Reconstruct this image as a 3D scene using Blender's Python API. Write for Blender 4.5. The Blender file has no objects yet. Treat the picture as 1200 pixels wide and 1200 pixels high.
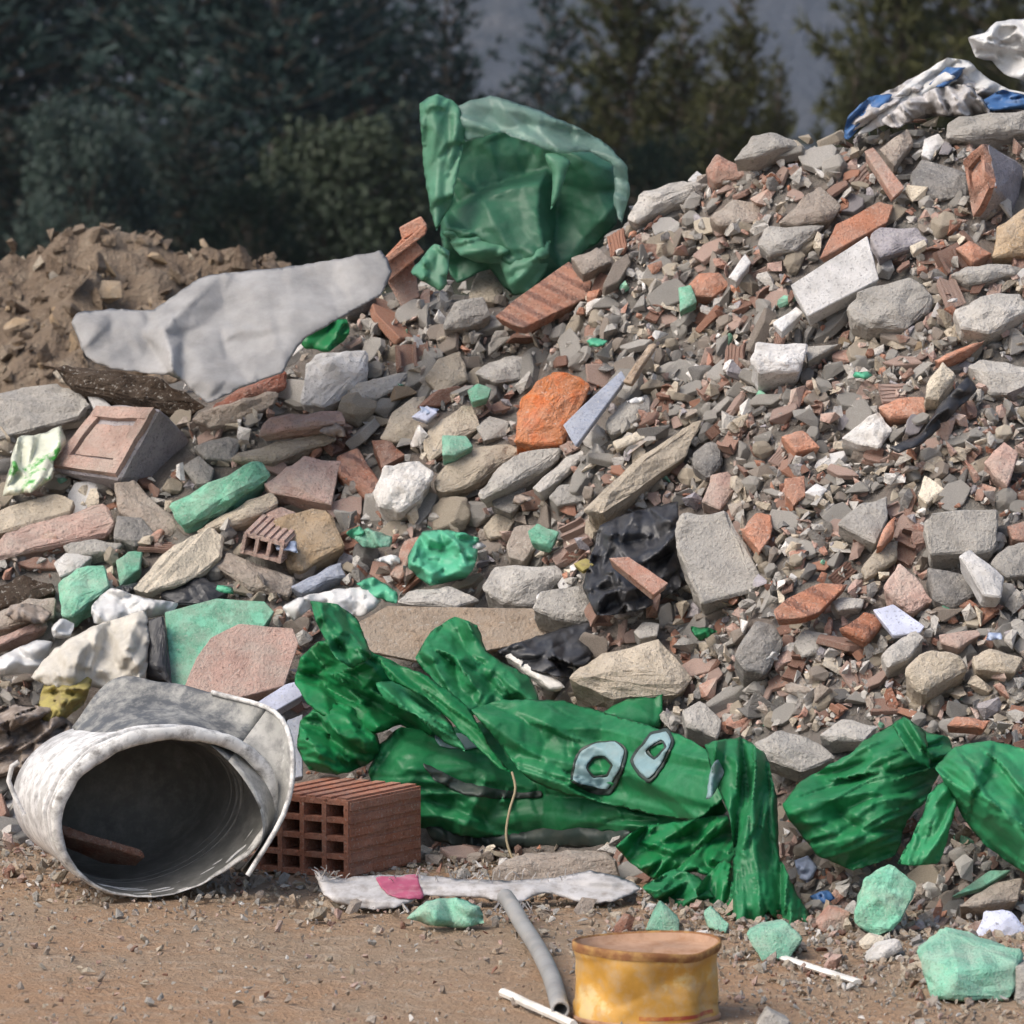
import bpy, bmesh, math, random
from mathutils import Vector, Matrix, noise, geometry, Quaternion
R = random.Random(11)
sc = bpy.context.scene
COL = sc.collection
# ------------------------------------------------------------------ camera model
CAMH = 1.1
T = math.tan(math.radians(6.1))
PITCH = math.atan(430 / 600 * T)
FWD = Vector((0, math.cos(PITCH), -math.sin(PITCH)))
UP = Vector((0, math.sin(PITCH), math.cos(PITCH)))
CAM = Vector((0, 0, CAMH))
def ray(x, y):
    return FWD + Vector(((x - 600) / 600 * T, 0, 0)) + UP * ((600 - y) / 600 * T)
def at(x, y, d):
    """world point seen at photo position (x, y) at depth d"""
    return CAM + ray(x, y) * d
def proj(p):
    q = p - CAM
    d = q.dot(FWD)
    return 600 + q.x / d / T * 600, 600 - q.dot(UP) / d / T * 600, d
def k_at(d):
    return d * 2 * T / 1200           # metres per photo pixel at depth d
def lerp(tab, x):
    if x <= tab[0][0]: return tab[0][1]
    for (a, b), (c, e) in zip(tab, tab[1:]):
        if x <= c:
            t = (x - a) / (c - a)
            t = t * t * (3 - 2 * t)
            return b + (e - b) * t
    return tab[-1][1]
# ------------------------------------------------------------------ terrain
def gdepth(x, y):
    r = ray(x, y)
    return CAMH / -r.z
def ang(y):
    return math.atan(-ray(600, y).z / ray(600, y).y)
FOOT = [(-300, 985), (0, 990), (330, 1000), (560, 1010), (780, 1045), (950, 1075), (1150, 1090), (1500, 1100)]
SKY = [(-400, 500), (0, 474), (60, 468), (110, 452), (200, 440), (290, 424), (326, 412), (352, 368), (400, 350), (450, 337), (520, 336),
       (590, 345), (660, 318), (735, 262), (800, 222), (900, 176), (1000, 166), (1100, 146), (1200, 128), (1350, 80), (1700, 60)]
S = 0.8
_rid = {}
def ridge(X):
    key = round(X * 50)
    if key in _rid: return _rid[key]
    px = 600 + X / 7.9 / T * 600
    yf = gdepth(600, lerp(FOOT, px)) * FWD.y + 0.05
    t = math.tan(ang(lerp(SKY, px)))
    H = (CAMH - t * yf) / (1 + t / S)
    _rid[key] = (yf, H, yf + H / S)
    return _rid[key]
def pile_smooth(X, Y):
    k = X * 50; k0 = math.floor(k); f = k - k0
    a = ridge(k0 / 50); b = ridge((k0 + 1) / 50)
    yf = a[0] + (b[0] - a[0]) * f; H = a[1] + (b[1] - a[1]) * f; yr = a[2] + (b[2] - a[2]) * f
    if Y < yf: return 0.0
    if Y < yr: return S * (Y - yf)
    return max(0.0, H - max(0, Y - yr - 0.45) * 0.7)
def pile(X, Y):
    h = pile_smooth(X, Y)
    if h <= 0: return h
    w = min(1, h / 0.1)
    return h + w * (0.028 * noise.noise((X * 5, Y * 5, 3)) + 0.014 * noise.noise((X * 14, Y * 14, 7)) - 0.02)
def hit(x, y, f=pile_smooth):
    r = ray(x, y)
    d = 5.5
    while d < 14:
        p = CAM + r * d
        if p.z <= f(p.x, p.y): return d
        d += 0.02
    return None
# ------------------------------------------------------------------ materials
MATS = {}
def nodes(name):
    m = bpy.data.materials.new(name); m.use_nodes = True
    nt = m.node_tree
    return m, nt, nt.nodes['Principled BSDF']
def N(nt, typ, **kw):
    n = nt.nodes.new(typ)
    for k, v in kw.items():
        if k in n.inputs: n.inputs[k].default_value = v
        else: setattr(n, k, v)
    return n
def c4(c, f=1.0):
    return (min(1, c[0] * f), min(1, c[1] * f), min(1, c[2] * f), 1)
def coords(nt):
    tc = N(nt, 'ShaderNodeTexCoord'); oi = N(nt, 'ShaderNodeObjectInfo')
    mul = N(nt, 'ShaderNodeMath', operation='MULTIPLY'); mul.inputs[1].default_value = 37.0
    nt.links.new(oi.outputs['Random'], mul.inputs[0])
    add = N(nt, 'ShaderNodeVectorMath', operation='ADD')
    nt.links.new(tc.outputs['Object'], add.inputs[0]); nt.links.new(mul.outputs[0], add.inputs[1])
    return add.outputs[0], oi.outputs['Random']
def mixc(nt, fac, a, b, blend='MIX'):
    m = N(nt, 'ShaderNodeMix', data_type='RGBA', blend_type=blend)
    for sock, v in ((m.inputs[0], fac), (m.inputs[6], a), (m.inputs[7], b)):
        if hasattr(v, 'is_output') or isinstance(v, bpy.types.NodeSocket): nt.links.new(v, sock)
        else: sock.default_value = v
    return m.outputs[2]
def ramp(nt, src, a, b):
    mr = N(nt, 'ShaderNodeMapRange'); mr.inputs[1].default_value = a; mr.inputs[2].default_value = b
    nt.links.new(src, mr.inputs[0]); return mr.outputs[0]
DUST = (0.43, 0.395, 0.345)
def rock(name, col, dust=0.3, rough=0.92, scale=22, bump=0.5, stripes=0, second=None, spec=0.2):
    """a dusty mineral surface: mottling, speckle, dust patches, fine bump"""
    if name in MATS: return MATS[name]
    m, nt, b = nodes(name)
    v, rnd = coords(nt)
    n1 = N(nt, 'ShaderNodeTexNoise', Scale=scale, Detail=6.0, Roughness=0.65); nt.links.new(v, n1.inputs['Vector'])
    n2 = N(nt, 'ShaderNodeTexNoise', Scale=scale * 9, Detail=3.0, Roughness=0.7); nt.links.new(v, n2.inputs['Vector'])
    n3 = N(nt, 'ShaderNodeTexNoise', Scale=scale * 1.7, Detail=5.0, Roughness=0.6); nt.links.new(v, n3.inputs['Vector'])
    c = mixc(nt, ramp(nt, n1.outputs[0], 0.3, 0.7), c4(col, 0.72), c4(col, 1.22))
    c = mixc(nt, ramp(nt, n2.outputs[0], 0.56, 0.68), c, c4(col, 0.5))
    c = mixc(nt, ramp(nt, n2.outputs[0], 0.42, 0.33), c, c4((col[0] * .5 + .22, col[1] * .5 + .21, col[2] * .5 + .19)))
    if second: c = mixc(nt, ramp(nt, n1.outputs[1] if False else n3.outputs[0], 0.5, 0.62), c, c4(second))
    dm = N(nt, 'ShaderNodeMath', operation='MULTIPLY'); dm.inputs[1].default_value = dust * 2
    n4 = N(nt, 'ShaderNodeTexNoise', Scale=scale * 0.8, Detail=7.0, Roughness=0.7); nt.links.new(v, n4.inputs['Vector'])
    nt.links.new(ramp(nt, n4.outputs[0], 0.4, 0.7), dm.inputs[0])
    c = mixc(nt, dm.outputs[0], c, c4(DUST))
    hv = N(nt, 'ShaderNodeHueSaturation'); nt.links.new(c, hv.inputs['Color'])
    nt.links.new(ramp(nt, rnd, -0.0, 1.0), hv.inputs['Value'])
    vv = N(nt, 'ShaderNodeMapRange'); vv.inputs[3].default_value = 0.85; vv.inputs[4].default_value = 1.15
    nt.links.new(rnd, vv.inputs[0]); nt.links.new(vv.outputs[0], hv.inputs['Value'])
    nt.links.new(hv.outputs[0], b.inputs['Base Color'])
    b.inputs['Roughness'].default_value = rough
    b.inputs['Specular IOR Level'].default_value = spec
    h = N(nt, 'ShaderNodeMath', operation='ADD'); nt.links.new(n1.outputs[0], h.inputs[0]); nt.links.new(n2.outputs[0], h.inputs[1])
    last = h.outputs[0]
    if stripes:
        w = N(nt, 'ShaderNodeTexWave', Scale=stripes, Distortion=0.6, bands_direction='DIAGONAL'); 
        tc = N(nt, 'ShaderNodeTexCoord'); nt.links.new(tc.outputs['Object'], w.inputs['Vector'])
        a = N(nt, 'ShaderNodeMath', operation='MULTIPLY_ADD'); a.inputs[1].default_value = 2.2
        nt.links.new(w.outputs['Fac'], a.inputs[0]); nt.links.new(last, a.inputs[2]); last = a.outputs[0]
    bp = N(nt, 'ShaderNodeBump', Strength=bump * 1.25, Distance=0.009)
    nt.links.new(last, bp.inputs['Height']); nt.links.new(bp.outputs[0], b.inputs['Normal'])
    MATS[name] = m; return m
def plastic(name, col, rough=0.38, trans=0.25, dirt=0.25, dirtcol=(0.2, 0.18, 0.14), alpha=0.0, fine=90, second=None, spec=0.5):
    if name in MATS: return MATS[name]
    m, nt, b = nodes(name)
    v, rnd = coords(nt)
    n1 = N(nt, 'ShaderNodeTexNoise', Scale=14.0, Detail=5.0, Roughness=0.65); nt.links.new(v, n1.inputs['Vector'])
    n2 = N(nt, 'ShaderNodeTexNoise', Scale=45.0, Detail=6.0, Roughness=0.7); nt.links.new(v, n2.inputs['Vector'])
    c = mixc(nt, ramp(nt, n1.outputs[0], 0.3, 0.7), c4(col, 0.75), c4(col, 1.2))
    if second: c = mixc(nt, ramp(nt, n1.outputs[0], 0.55, 0.62), c, c4(second))
    dm = N(nt, 'ShaderNodeMath', operation='MULTIPLY'); dm.inputs[1].default_value = dirt * 2
    nt.links.new(ramp(nt, n2.outputs[0], 0.45, 0.75), dm.inputs[0])
    c = mixc(nt, dm.outputs[0], c, c4(dirtcol))
    nt.links.new(c, b.inputs['Base Color'])
    rr = N(nt, 'ShaderNodeMapRange'); rr.inputs[3].default_value = rough * 0.8; rr.inputs[4].default_value = min(1, rough * 1.6)
    nt.links.new(n2.outputs[0], rr.inputs[0]); nt.links.new(rr.outputs[0], b.inputs['Roughness'])
    b.inputs['Specular IOR Level'].default_value = spec
    w = N(nt, 'ShaderNodeTexNoise', Scale=fine * .6, Detail=4.0, Roughness=.6, noise_type='RIDGED_MULTIFRACTAL'); nt.links.new(v, w.inputs['Vector'])
    bp = N(nt, 'ShaderNodeBump', Strength=0.22, Distance=0.003)
    nt.links.new(w.outputs[0], bp.inputs['Height']); nt.links.new(bp.outputs[0], b.inputs['Normal'])
    out = nt.nodes['Material Output']; last = b.outputs[0]
    if trans:
        t = N(nt, 'ShaderNodeBsdfTranslucent'); nt.links.new(c, t.inputs['Color'])
        mx = N(nt, 'ShaderNodeMixShader', Fac=trans); nt.links.new(last, mx.inputs[1]); nt.links.new(t.outputs[0], mx.inputs[2]); last = mx.outputs[0]
    if alpha:
        t = N(nt, 'ShaderNodeBsdfTransparent'); t.inputs['Color'].default_value = (0.85, 0.97, 0.9, 1)
        mx = N(nt, 'ShaderNodeMixShader', Fac=alpha); nt.links.new(last, mx.inputs[1]); nt.links.new(t.outputs[0], mx.inputs[2]); last = mx.outputs[0]
    nt.links.new(last, out.inputs['Surface'])
    MATS[name] = m; return m
M = {}
def rk(key, *a, **k): M[key] = rock(key + '_surface', *a, **k)
rk('pale grey', (0.42, 0.40, 0.37), dust=0.2)
rk('mid grey', (0.33, 0.315, 0.29), dust=0.25)
rk('dark grey', (0.17, 0.165, 0.16), dust=0.2)
rk('beige', (0.42, 0.36, 0.28), dust=0.15)
rk('brownish grey', (0.30, 0.25, 0.21), dust=0.25)
rk('lilac grey', (0.31, 0.29, 0.31), dust=0.15)
rk('whitish', (0.66, 0.64, 0.61), dust=0.15, bump=0.4, second=(0.5, 0.47, 0.43))
rk('white', (0.62, 0.61, 0.60), dust=0.15, bump=0.3)
rk('cream', (0.62, 0.55, 0.44), dust=0.1)
rk('dusty red', (0.36, 0.19, 0.14), dust=0.35)
rk('pinkish', (0.46, 0.31, 0.26), dust=0.3)
rk('terracotta', (0.44, 0.20, 0.125), dust=0.22)
rk('dark brick', (0.23, 0.105, 0.07), dust=0.22)
rk('ribbed brick', (0.42, 0.20, 0.135), dust=0.2, stripes=11, bump=0.7)
rk('ribbed terracotta', (0.44, 0.185, 0.11), dust=0.18, stripes=9, bump=0.8)
rk('orange', (0.46, 0.165, 0.065), dust=0.15, bump=0.6, second=(0.5, 0.13, 0.035))
rk('mint', (0.15, 0.39, 0.265), dust=0.22, bump=0.35, scale=30, second=(0.2, 0.5, 0.35))
rk('pale mint', (0.19, 0.43, 0.31), dust=0.22, bump=0.4, scale=30)
rk('blue grey', (0.27, 0.30, 0.37), dust=0.15, bump=0.2)
rk('pale blue', (0.52, 0.55, 0.68), dust=0.08, bump=0.15)
rk('tan', (0.40, 0.29, 0.18), dust=0.2)
rk('wood', (0.33, 0.25, 0.18), dust=0.25, scale=16)
rk('dark wood', (0.045, 0.03, 0.02), dust=0.05, scale=16)  # timber tone, darkened to paint in the shade beneath the felt
rk('red wood', (0.25, 0.09, 0.06), dust=0.15, scale=16)
rk('hollow brick', (0.37, 0.155, 0.095), dust=0.12, bump=0.35)
M['green film'] = plastic('green_film', (0.022, 0.215, 0.078), rough=0.36, spec=0.4, trans=0.3, dirt=0.22, dirtcol=(0.11, 0.33, 0.18))  # lighter green dirt patches carry dust and a sheen put into the colour
M['deep green film'] = plastic('deep_green_film', (0.012, 0.20, 0.062), rough=0.36, spec=0.35, trans=0.2, dirt=0.08)
M['light green film'] = plastic('light_green_film', (0.045, 0.32, 0.135), rough=0.36, spec=0.35, trans=0.3, dirt=0.1)
M['olive print'] = plastic('olive_print', (0.02, 0.105, 0.028), rough=0.45, trans=0.1, dirt=0.2)
M['sheet green'] = plastic('sheet_green', (0.055, 0.20, 0.115), rough=0.4, trans=0.4, dirt=0.1, dirtcol=(0.25, 0.33, 0.28))
M['sheet pale green'] = plastic('sheet_pale_green', (0.12, 0.33, 0.205), rough=0.4, trans=0.4, dirt=0.1, dirtcol=(0.3, 0.4, 0.33))
M['clear green film'] = plastic('clear_green_film', (0.24, 0.38, 0.33), rough=0.3, trans=0.25, dirt=0.15, dirtcol=(0.4, 0.45, 0.43), alpha=0.45)
M['mint film'] = plastic('mint_film', (0.10, 0.45, 0.27), rough=0.4, trans=0.2, dirt=0.08)
M['black film'] = plastic('black_film', (0.022, 0.023, 0.027), rough=0.4, trans=0, dirt=0.2, dirtcol=(0.13, 0.125, 0.12))
M['white film'] = plastic('white_film', (0.70, 0.70, 0.69), rough=0.5, trans=0.2, dirt=0.2, dirtcol=(0.42, 0.38, 0.33))
M['cream cloth'] = plastic('cream_cloth', (0.56, 0.53, 0.47), rough=0.8, trans=0.1, dirt=0.25, dirtcol=(0.4, 0.36, 0.28), spec=0.2)
M['felt sheet'] = plastic('felt_sheet', (0.37, 0.365, 0.36), rough=0.6, trans=0.22, dirt=0.12, dirtcol=(0.36, 0.33, 0.30), spec=0.2)
M['sack weave'] = plastic('sack_weave', (0.50, 0.485, 0.48), rough=0.6, trans=0.1, dirt=0.45, dirtcol=(0.2, 0.17, 0.14))
M['blue film'] = plastic('blue_film', (0.05, 0.14, 0.33), rough=0.4, trans=0.1, dirt=0.1)
M['pale blue film'] = plastic('pale_blue_film', (0.40, 0.47, 0.62), rough=0.4, trans=0.1, dirt=0.15)
M['pink print'] = plastic('pink_print', (0.36, 0.075, 0.14), rough=0.6, trans=0.05, dirt=0.3, dirtcol=(.45, .35, .36))
M['yellow scrap'] = plastic('yellow_scrap', (0.38, 0.32, 0.10), rough=0.7, trans=0.1, dirt=0.7, dirtcol=(0.25, 0.2, 0.1))
M['brown cloth'] = plastic('brown_cloth', (0.22, 0.18, 0.15), rough=0.9, trans=0, dirt=0.4, dirtcol=(0.45, 0.4, 0.36), spec=0.1)
M['letter blue'] = plastic('letter_blue', (0.19, 0.30, 0.32), rough=0.45, trans=0.05, dirt=0.15)
M['print and shade dark'] = plastic('print_and_shade_dark', (0.02, 0.035, 0.03), rough=0.45, trans=0, dirt=0.1)
M['bucket white'] = plastic('bucket_white', (0.74, 0.73, 0.71), rough=0.5, trans=0, dirt=0.6, dirtcol=(0.26, 0.25, 0.24), second=(0.5, 0.49, 0.47))
M['flap pale'] = plastic('flap_pale', (0.36, 0.355, 0.33), rough=0.5, trans=0, dirt=0.5, dirtcol=(0.14, 0.14, 0.14), second=(0.6, 0.59, 0.56))
M['bucket rim'] = plastic('bucket_rim', (0.66, 0.65, 0.62), rough=0.6, trans=0, dirt=0.7, dirtcol=(0.2, 0.19, 0.18))
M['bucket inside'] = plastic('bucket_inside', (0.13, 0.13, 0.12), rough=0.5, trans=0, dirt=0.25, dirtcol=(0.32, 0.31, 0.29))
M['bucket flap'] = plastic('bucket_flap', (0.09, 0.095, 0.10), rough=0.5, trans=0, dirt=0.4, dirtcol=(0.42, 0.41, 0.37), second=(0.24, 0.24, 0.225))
M['tin yellow'] = plastic('tin_yellow', (0.52, 0.28, 0.05), rough=0.4, trans=0, dirt=0.4, dirtcol=(0.42, 0.33, 0.22), second=(0.60, 0.45, 0.20))
M['tin lid'] = plastic('tin_lid', (0.40, 0.25, 0.165), rough=0.7, trans=0, dirt=0.5, dirtcol=(0.24, 0.12, 0.06), spec=0.2)
M['tin rust'] = plastic('tin_rust', (0.20, 0.09, 0.04), rough=0.7, trans=0, dirt=0.5, dirtcol=(0.45, 0.28, 0.10), spec=0.2)
M['tin red'] = plastic('tin_red', (0.36, 0.06, 0.03), rough=0.4, trans=0, dirt=0.5, dirtcol=(0.5, 0.28, 0.06))
M['hose grey'] = plastic('hose_grey', (0.26, 0.26, 0.255), rough=0.5, trans=0, dirt=0.3, dirtcol=(0.36, 0.33, 0.29))
M['stick white'] = plastic('stick_white', (0.75, 0.72, 0.66), rough=0.6, trans=0, dirt=0.15)
M['wire'] = plastic('wire_tan', (0.30, 0.24, 0.14), rough=0.6, trans=0, dirt=0.2)
M['wrapper'] = plastic('wrapper_print', (0.60, 0.62, 0.50), rough=0.35, trans=0, dirt=0.15, second=(0.06, 0.32, 0.05))
# ------------------------------------------------------------------ object helpers
def link(name, me, mat=None, parent=None, loc=None, smooth=False):
    o = bpy.data.objects.new(name, me); COL.objects.link(o)
    if mat is not None:
        for m in (mat if isinstance(mat, (list, tuple)) else [mat]): me.materials.append(m)
    if parent is not None: o.parent = parent
    if loc is not None: o.location = loc
    if smooth: me.polygons.foreach_set('use_smooth', [True] * len(me.polygons))
    return o
def tag(o, label, cat=None, group=None):
    o['label'] = label
    if cat: o['category'] = cat
    if group: o['group'] = group
    return o
def kind(o, k): o['kind'] = k; return o
def thing(name, loc, label, cat, group=None):
    o = bpy.data.objects.new(name, None); COL.objects.link(o); o.location = loc
    o.empty_display_size = 0.05
    return tag(o, label, cat, group)
def to_mesh(bm, name, origin=None):
    if origin is not None:
        for v in bm.verts: v.co -= origin
    bmesh.ops.recalc_face_normals(bm, faces=bm.faces)
    me = bpy.data.meshes.new(name); bm.to_mesh(me); bm.free(); return me
def rough_hull(pts, bev=0.003, cuts=2, amp=0.002, freq=35, seed=0, chips=True):
    bm = bmesh.new()
    for p in pts: bm.verts.new(p)
    r = bmesh.ops.convex_hull(bm, input=bm.verts)
    junk = [g for g in set(r['geom_interior'] + r['geom_unused']) if isinstance(g, bmesh.types.BMVert) and g.is_valid]
    bmesh.ops.delete(bm, geom=junk, context='VERTS')
    bmesh.ops.dissolve_limit(bm, angle_limit=math.radians(7), verts=bm.verts, edges=bm.edges)
    if bev > 0:
        bmesh.ops.bevel(bm, geom=list(bm.edges), offset=bev, segments=1, profile=0.6, affect='EDGES', clamp_overlap=True)
    bmesh.ops.triangulate(bm, faces=bm.faces)
    bmesh.ops.remove_doubles(bm, verts=bm.verts, dist=1e-5)
    if cuts: bmesh.ops.subdivide_edges(bm, edges=bm.edges, cuts=cuts, use_grid_fill=True)
    bm.normal_update()
    off = Vector((seed * 1.7, seed * 0.9, seed * 2.3))
    for v in bm.verts:
        p = v.co * freq + off
        n = noise.noise(p) + 0.6 * noise.noise(p * 2.7)
        v.co += v.normal * amp * n
    return bm
# ------------------------------------------------------------------ heroes traced from the photograph
POLYS = []            # (poly, short) for landmark naming and for keeping loose rubble off them
def inside(poly, x, y):
    c = False; j = len(poly) - 1
    for i in range(len(poly)):
        xi, yi = poly[i][:2]; xj, yj = poly[j][:2]
        if (yi > y) != (yj > y) and x < (xj - xi) * (y - yi) / (yj - yi) + xi: c = not c
        j = i
    return c
def edge_dist(poly, x, y):
    best = 1e9
    for i in range(len(poly)):
        ax, ay = poly[i - 1][:2]; bx, by = poly[i][:2]
        dx, dy = bx - ax, by - ay
        L = dx * dx + dy * dy
        t = 0 if L == 0 else max(0, min(1, ((x - ax) * dx + (y - ay) * dy) / L))
        q = (x - ax - dx * t) ** 2 + (y - ay - dy * t) ** 2
        if q < best: best = q
    return math.sqrt(best)
def centroid(poly):
    return sum(p[0] for p in poly) / len(poly), sum(p[1] for p in poly) / len(poly)
def Z(tx, ty, pts):
    """tile coordinates (3x enlarged, origin tx, ty) to photo pixels"""
    return [(tx + p[0] / 3, ty + p[1] / 3) + tuple(p[2:]) for p in pts]
def short_full(label):
    a, _, b = label.partition('|')
    return a.strip(), (a.strip() + ' ' + b.strip()).strip()
CAT = {'concrete_chunk': 'concrete chunk', 'brick_fragment': 'brick fragment', 'foam_block': 'foam block', 'plank': 'plank',
       'stone': 'stone', 'tile_piece': 'tile', 'stick': 'stick', 'scrap': 'scrap', 'board': 'board', 'concrete_slab': 'concrete slab'}
GRP = {'concrete_chunk': 'concrete chunks on the rubble heap', 'brick_fragment': 'brick fragments on the rubble heap',
       'foam_block': 'mint green foam pieces in the rubble', 'stone': 'stones on the rubble heap', 'plank': 'planks in the rubble',
       'tile_piece': 'broken tiles in the rubble', 'stick': 'sticks on the ground', 'concrete_slab': 'concrete slabs on the rubble heap',
       'board': 'boards in the rubble'}
def hero(name, mat, label, poly, th=0.07, tilt=0.85, bulge=0.16, g=False, plate=False, near=0.0, amp=None, bev=None, landmark=True, mat2=None):
    cx, cy = centroid(poly)
    if g:
        by = max(p[1] for p in poly); d0 = gdepth(cx, by); ay = by
    else:
        d0 = hit(cx, cy) or hit(cx, cy + 25) or hit(cx, cy + 60) or 8.3; ay = cy
        d0 -= near + 0.02
    k = k_at(d0)
    rr = random.Random(hash_str(label))
    size = (max(p[0] for p in poly) - min(p[0] for p in poly) + max(p[1] for p in poly) - min(p[1] for p in poly)) / 2 * k
    org = at(cx, cy, d0 + tilt * (ay - cy) * k)
    pts = []
    back = Vector((0, 1, -0.05)) if g else Vector((0, 0.8, -0.5))
    for p in poly:
        dz = (p[2] if len(p) > 2 else (rr.uniform(-.07, .07) * size if not plate else 0))
        q = at(p[0], p[1], d0 + tilt * (ay - p[1]) * k - dz)
        pts.append(q)
        qb = at(cx + (p[0] - cx) * 0.86, cy + (p[1] - cy) * 0.86, d0 + tilt * (ay - p[1]) * k - dz)
        pts.append(qb + back * th * (1 if not plate else 1))
    if not plate:
        for i in range(3):
            a = poly[rr.randrange(len(poly))]
            t = rr.uniform(0.15, 0.6)
            x = cx + (a[0] - cx) * t; y = cy + (a[1] - cy) * t
            pts.append(at(x, y, d0 + tilt * (ay - y) * k - bulge * size * rr.uniform(0.6, 1.0)))
    if name == 'foam_block' and not plate: bulge *= .5
    bev = (0.0016 if plate else min(0.005, size * 0.035)) if bev is None else bev
    amp = (0.001 if plate else min(0.006, size * 0.05)) if amp is None else amp
    bm = rough_hull([p - org for p in pts], bev=bev, cuts=3, amp=amp, freq=34, seed=rr.random() * 50)
    if g:
        zmin = min(v.co.z for v in bm.verts) + org.z
        for v in bm.verts: v.co.z -= zmin + 0.004
    me = to_mesh(bm, name)
    s, full = short_full(label)
    o = link(name, me, M[mat], None, org)
    tag(o, full, CAT.get(name, name.replace('_', ' ')), GRP.get(name))
    POLYS.append((poly, s if landmark else None))
    return o
def hash_str(s):
    h = 7
    for ch in s: h = (h * 131 + ord(ch)) & 0xffffffff
    return h
exec_list = []
# --- tile at (0, 400)
t = lambda *p: Z(0, 400, p)
hero('concrete_slab', 'mid grey', 'rounded grey concrete slab| lying at the left edge below the soil mound', t((-40,200),(60,158),(200,150),(290,180),(322,222),(280,268),(120,310),(-40,350)), th=0.06, tilt=1.0, bulge=0.08)
hero('stone', 'white', 'small white stone chip| behind the rounded grey concrete slab', t((305,190),(345,188),(400,235),(330,240)), th=0.03)
hero('foam_block', 'mint', 'mint green foam bar| tilted across the slope beside the broken hollow block', t((590,570),(640,660),(820,565),(950,475),(930,415),(880,420),(740,490)), th=0.06, tilt=0.5, near=0.05, bulge=0.12)
hero('concrete_slab', 'beige', 'long beige slab| at the left edge above a pinkish slab', t((-30,600),(200,530),(265,560),(250,600),(60,662),(-30,680)), th=0.05, bulge=0.08)
hero('brick_fragment', 'pinkish', 'long pinkish brick slab| at the left edge below the beige slab', t((-20,700),(60,655),(330,592),(370,565),(410,640),(380,682),(230,692),(60,742),(-20,770)), th=0.06, bulge=0.08)
hero('concrete_chunk', 'brownish grey', 'brownish grey block| leaning left of the mint green foam bar', t((400,490),(470,488),(640,650),(600,692),(520,672),(420,600)), th=0.07)
hero('concrete_chunk', 'dark grey', 'dark stained concrete lump| at the foot of the brownish grey block', t((410,610),(500,620),(560,690),(470,720),(400,690)), th=0.07)
hero('tile_piece', 'cream', 'mottled cream tile with mortar| slanting in the middle of the left slope', t((450,872),(600,720),(740,640),(790,680),(780,760),(700,822),(500,890)), th=0.035, tilt=0.9, bulge=0.06, near=0.03)
hero('plank', 'beige', 'pale beige rounded rail| under the mint green foam bar', t((690,670),(860,560),(960,533),(985,570),(900,622),(760,662)), th=0.05, tilt=0.6)
hero('brick_fragment', 'pinkish', 'pinkish ribbed brick block| right of the mint green foam bar', t((930,502),(1010,440),(1070,408),(1200,420),(1165,575),(1060,560),(950,532)), th=0.08, tilt=0.7, near=0.02)
hero('brick_fragment', 'pinkish', 'pale pink flat brick strip| lying above the pinkish ribbed brick block', t((905,332),(940,265),(1200,240),(1222,285),(1060,312)), th=0.035, near=0.05)
hero('concrete_slab', 'beige', 'thin beige slab| tucked under the pale pink flat brick strip', t((815,412),(910,370),(1180,318),(1185,345),(960,424),(830,424)), th=0.04)
hero('stone', 'white', 'large rough white stone| below the felt sheet', [(354,472),(357,425),(372,415),(405,409),(431,410),(433,440),(415,457),(378,477)], th=0.09, tilt=0.5, near=0.04)
hero('foam_block', 'mint', 'mint green foam chunk| near the left edge above the white sack', t((198,850),(280,800),(370,780),(388,860),(250,972),(212,962)), th=0.06, near=0.05)
hero('foam_block', 'mint', 'small mint green foam knob| right of the mint green foam chunk', t((410,770),(450,735),(500,740),(490,800),(420,860)), th=0.05)
hero('foam_block', 'mint', 'large mint green foam board| standing behind the wide brick tile', t((578,952),(760,903),(930,913),(965,950),(860,1100),(740,1215),(602,1212)), th=0.05, tilt=0.6, plate=True, near=0.02)
hero('brick_fragment', 'pinkish', 'wide pinkish brick tile| leaning on the large mint green foam board', t((640,1232),(690,1110),(740,1040),(840,992),(1030,1008),(1052,1060),(1000,1212),(810,1262)), th=0.05, tilt=0.6, plate=True, near=0.10)
hero('board', 'black film', 'narrow black board| between the white sack and the mint green foam board', t((520,985),(575,960),(602,1205),(510,1172)), th=0.06, tilt=0.5, near=0.06)
hero('scrap', 'black film', 'dark grey rubber scrap| below the mottled cream tile', t((560,890),(640,830),(720,830),(805,880),(740,925),(620,925)), th=0.05)
hero('plank', 'blue grey', 'grey blue rail| slanting above the white bag and the cracked board', t((1020,862),(1200,770),(1215,825),(1060,892)), th=0.05)
hero('concrete_slab', 'brownish grey', 'brownish slab| right of the mottled cream tile', t((755,790),(800,738),(1040,830),(1020,902),(880,872)), th=0.06)
hero('board', 'dark wood', 'upper dark timber board| at the left edge above the white bags', t((-30,880),(80,820),(190,850),(200,880),(60,930),(-30,950)), th=0.04)
hero('board', 'brownish grey', 'lower dusty timber board| at the left edge above the white bags', t((-30,960),(100,905),(200,900),(190,970),(60,1000),(-30,1020)), th=0.04)
hero('tile_piece', 'pinkish', 'thin pinkish tile strip| at the left edge above the small white bag', t((-30,1050),(160,975),(168,1002),(0,1075),(-30,1085)), th=0.03)
hero('concrete_chunk', 'mid grey', 'square grey chunk| between the broken hollow block and the mint green foam bar', t((640,440),(700,400),(755,450),(735,500),(690,505)), th=0.06)
hero('concrete_slab', 'mid grey', 'grey slab end| right of the broken hollow block', t((680,370),(800,330),(850,350),(820,420),(720,410)), th=0.06)
hero('plank', 'brownish grey', 'grey weathered log| below the felt sheet', t((670,272),(720,240),(860,195),(985,180),(960,225),(850,280),(740,305)), th=0.06, tilt=0.6)
hero('board', 'red wood', 'red brown board| under the right end of the felt sheet', t((700,290),(760,215),(870,150),(1010,95),(1000,165),(860,205)), th=0.04, tilt=0.6, near=0.01)
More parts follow.
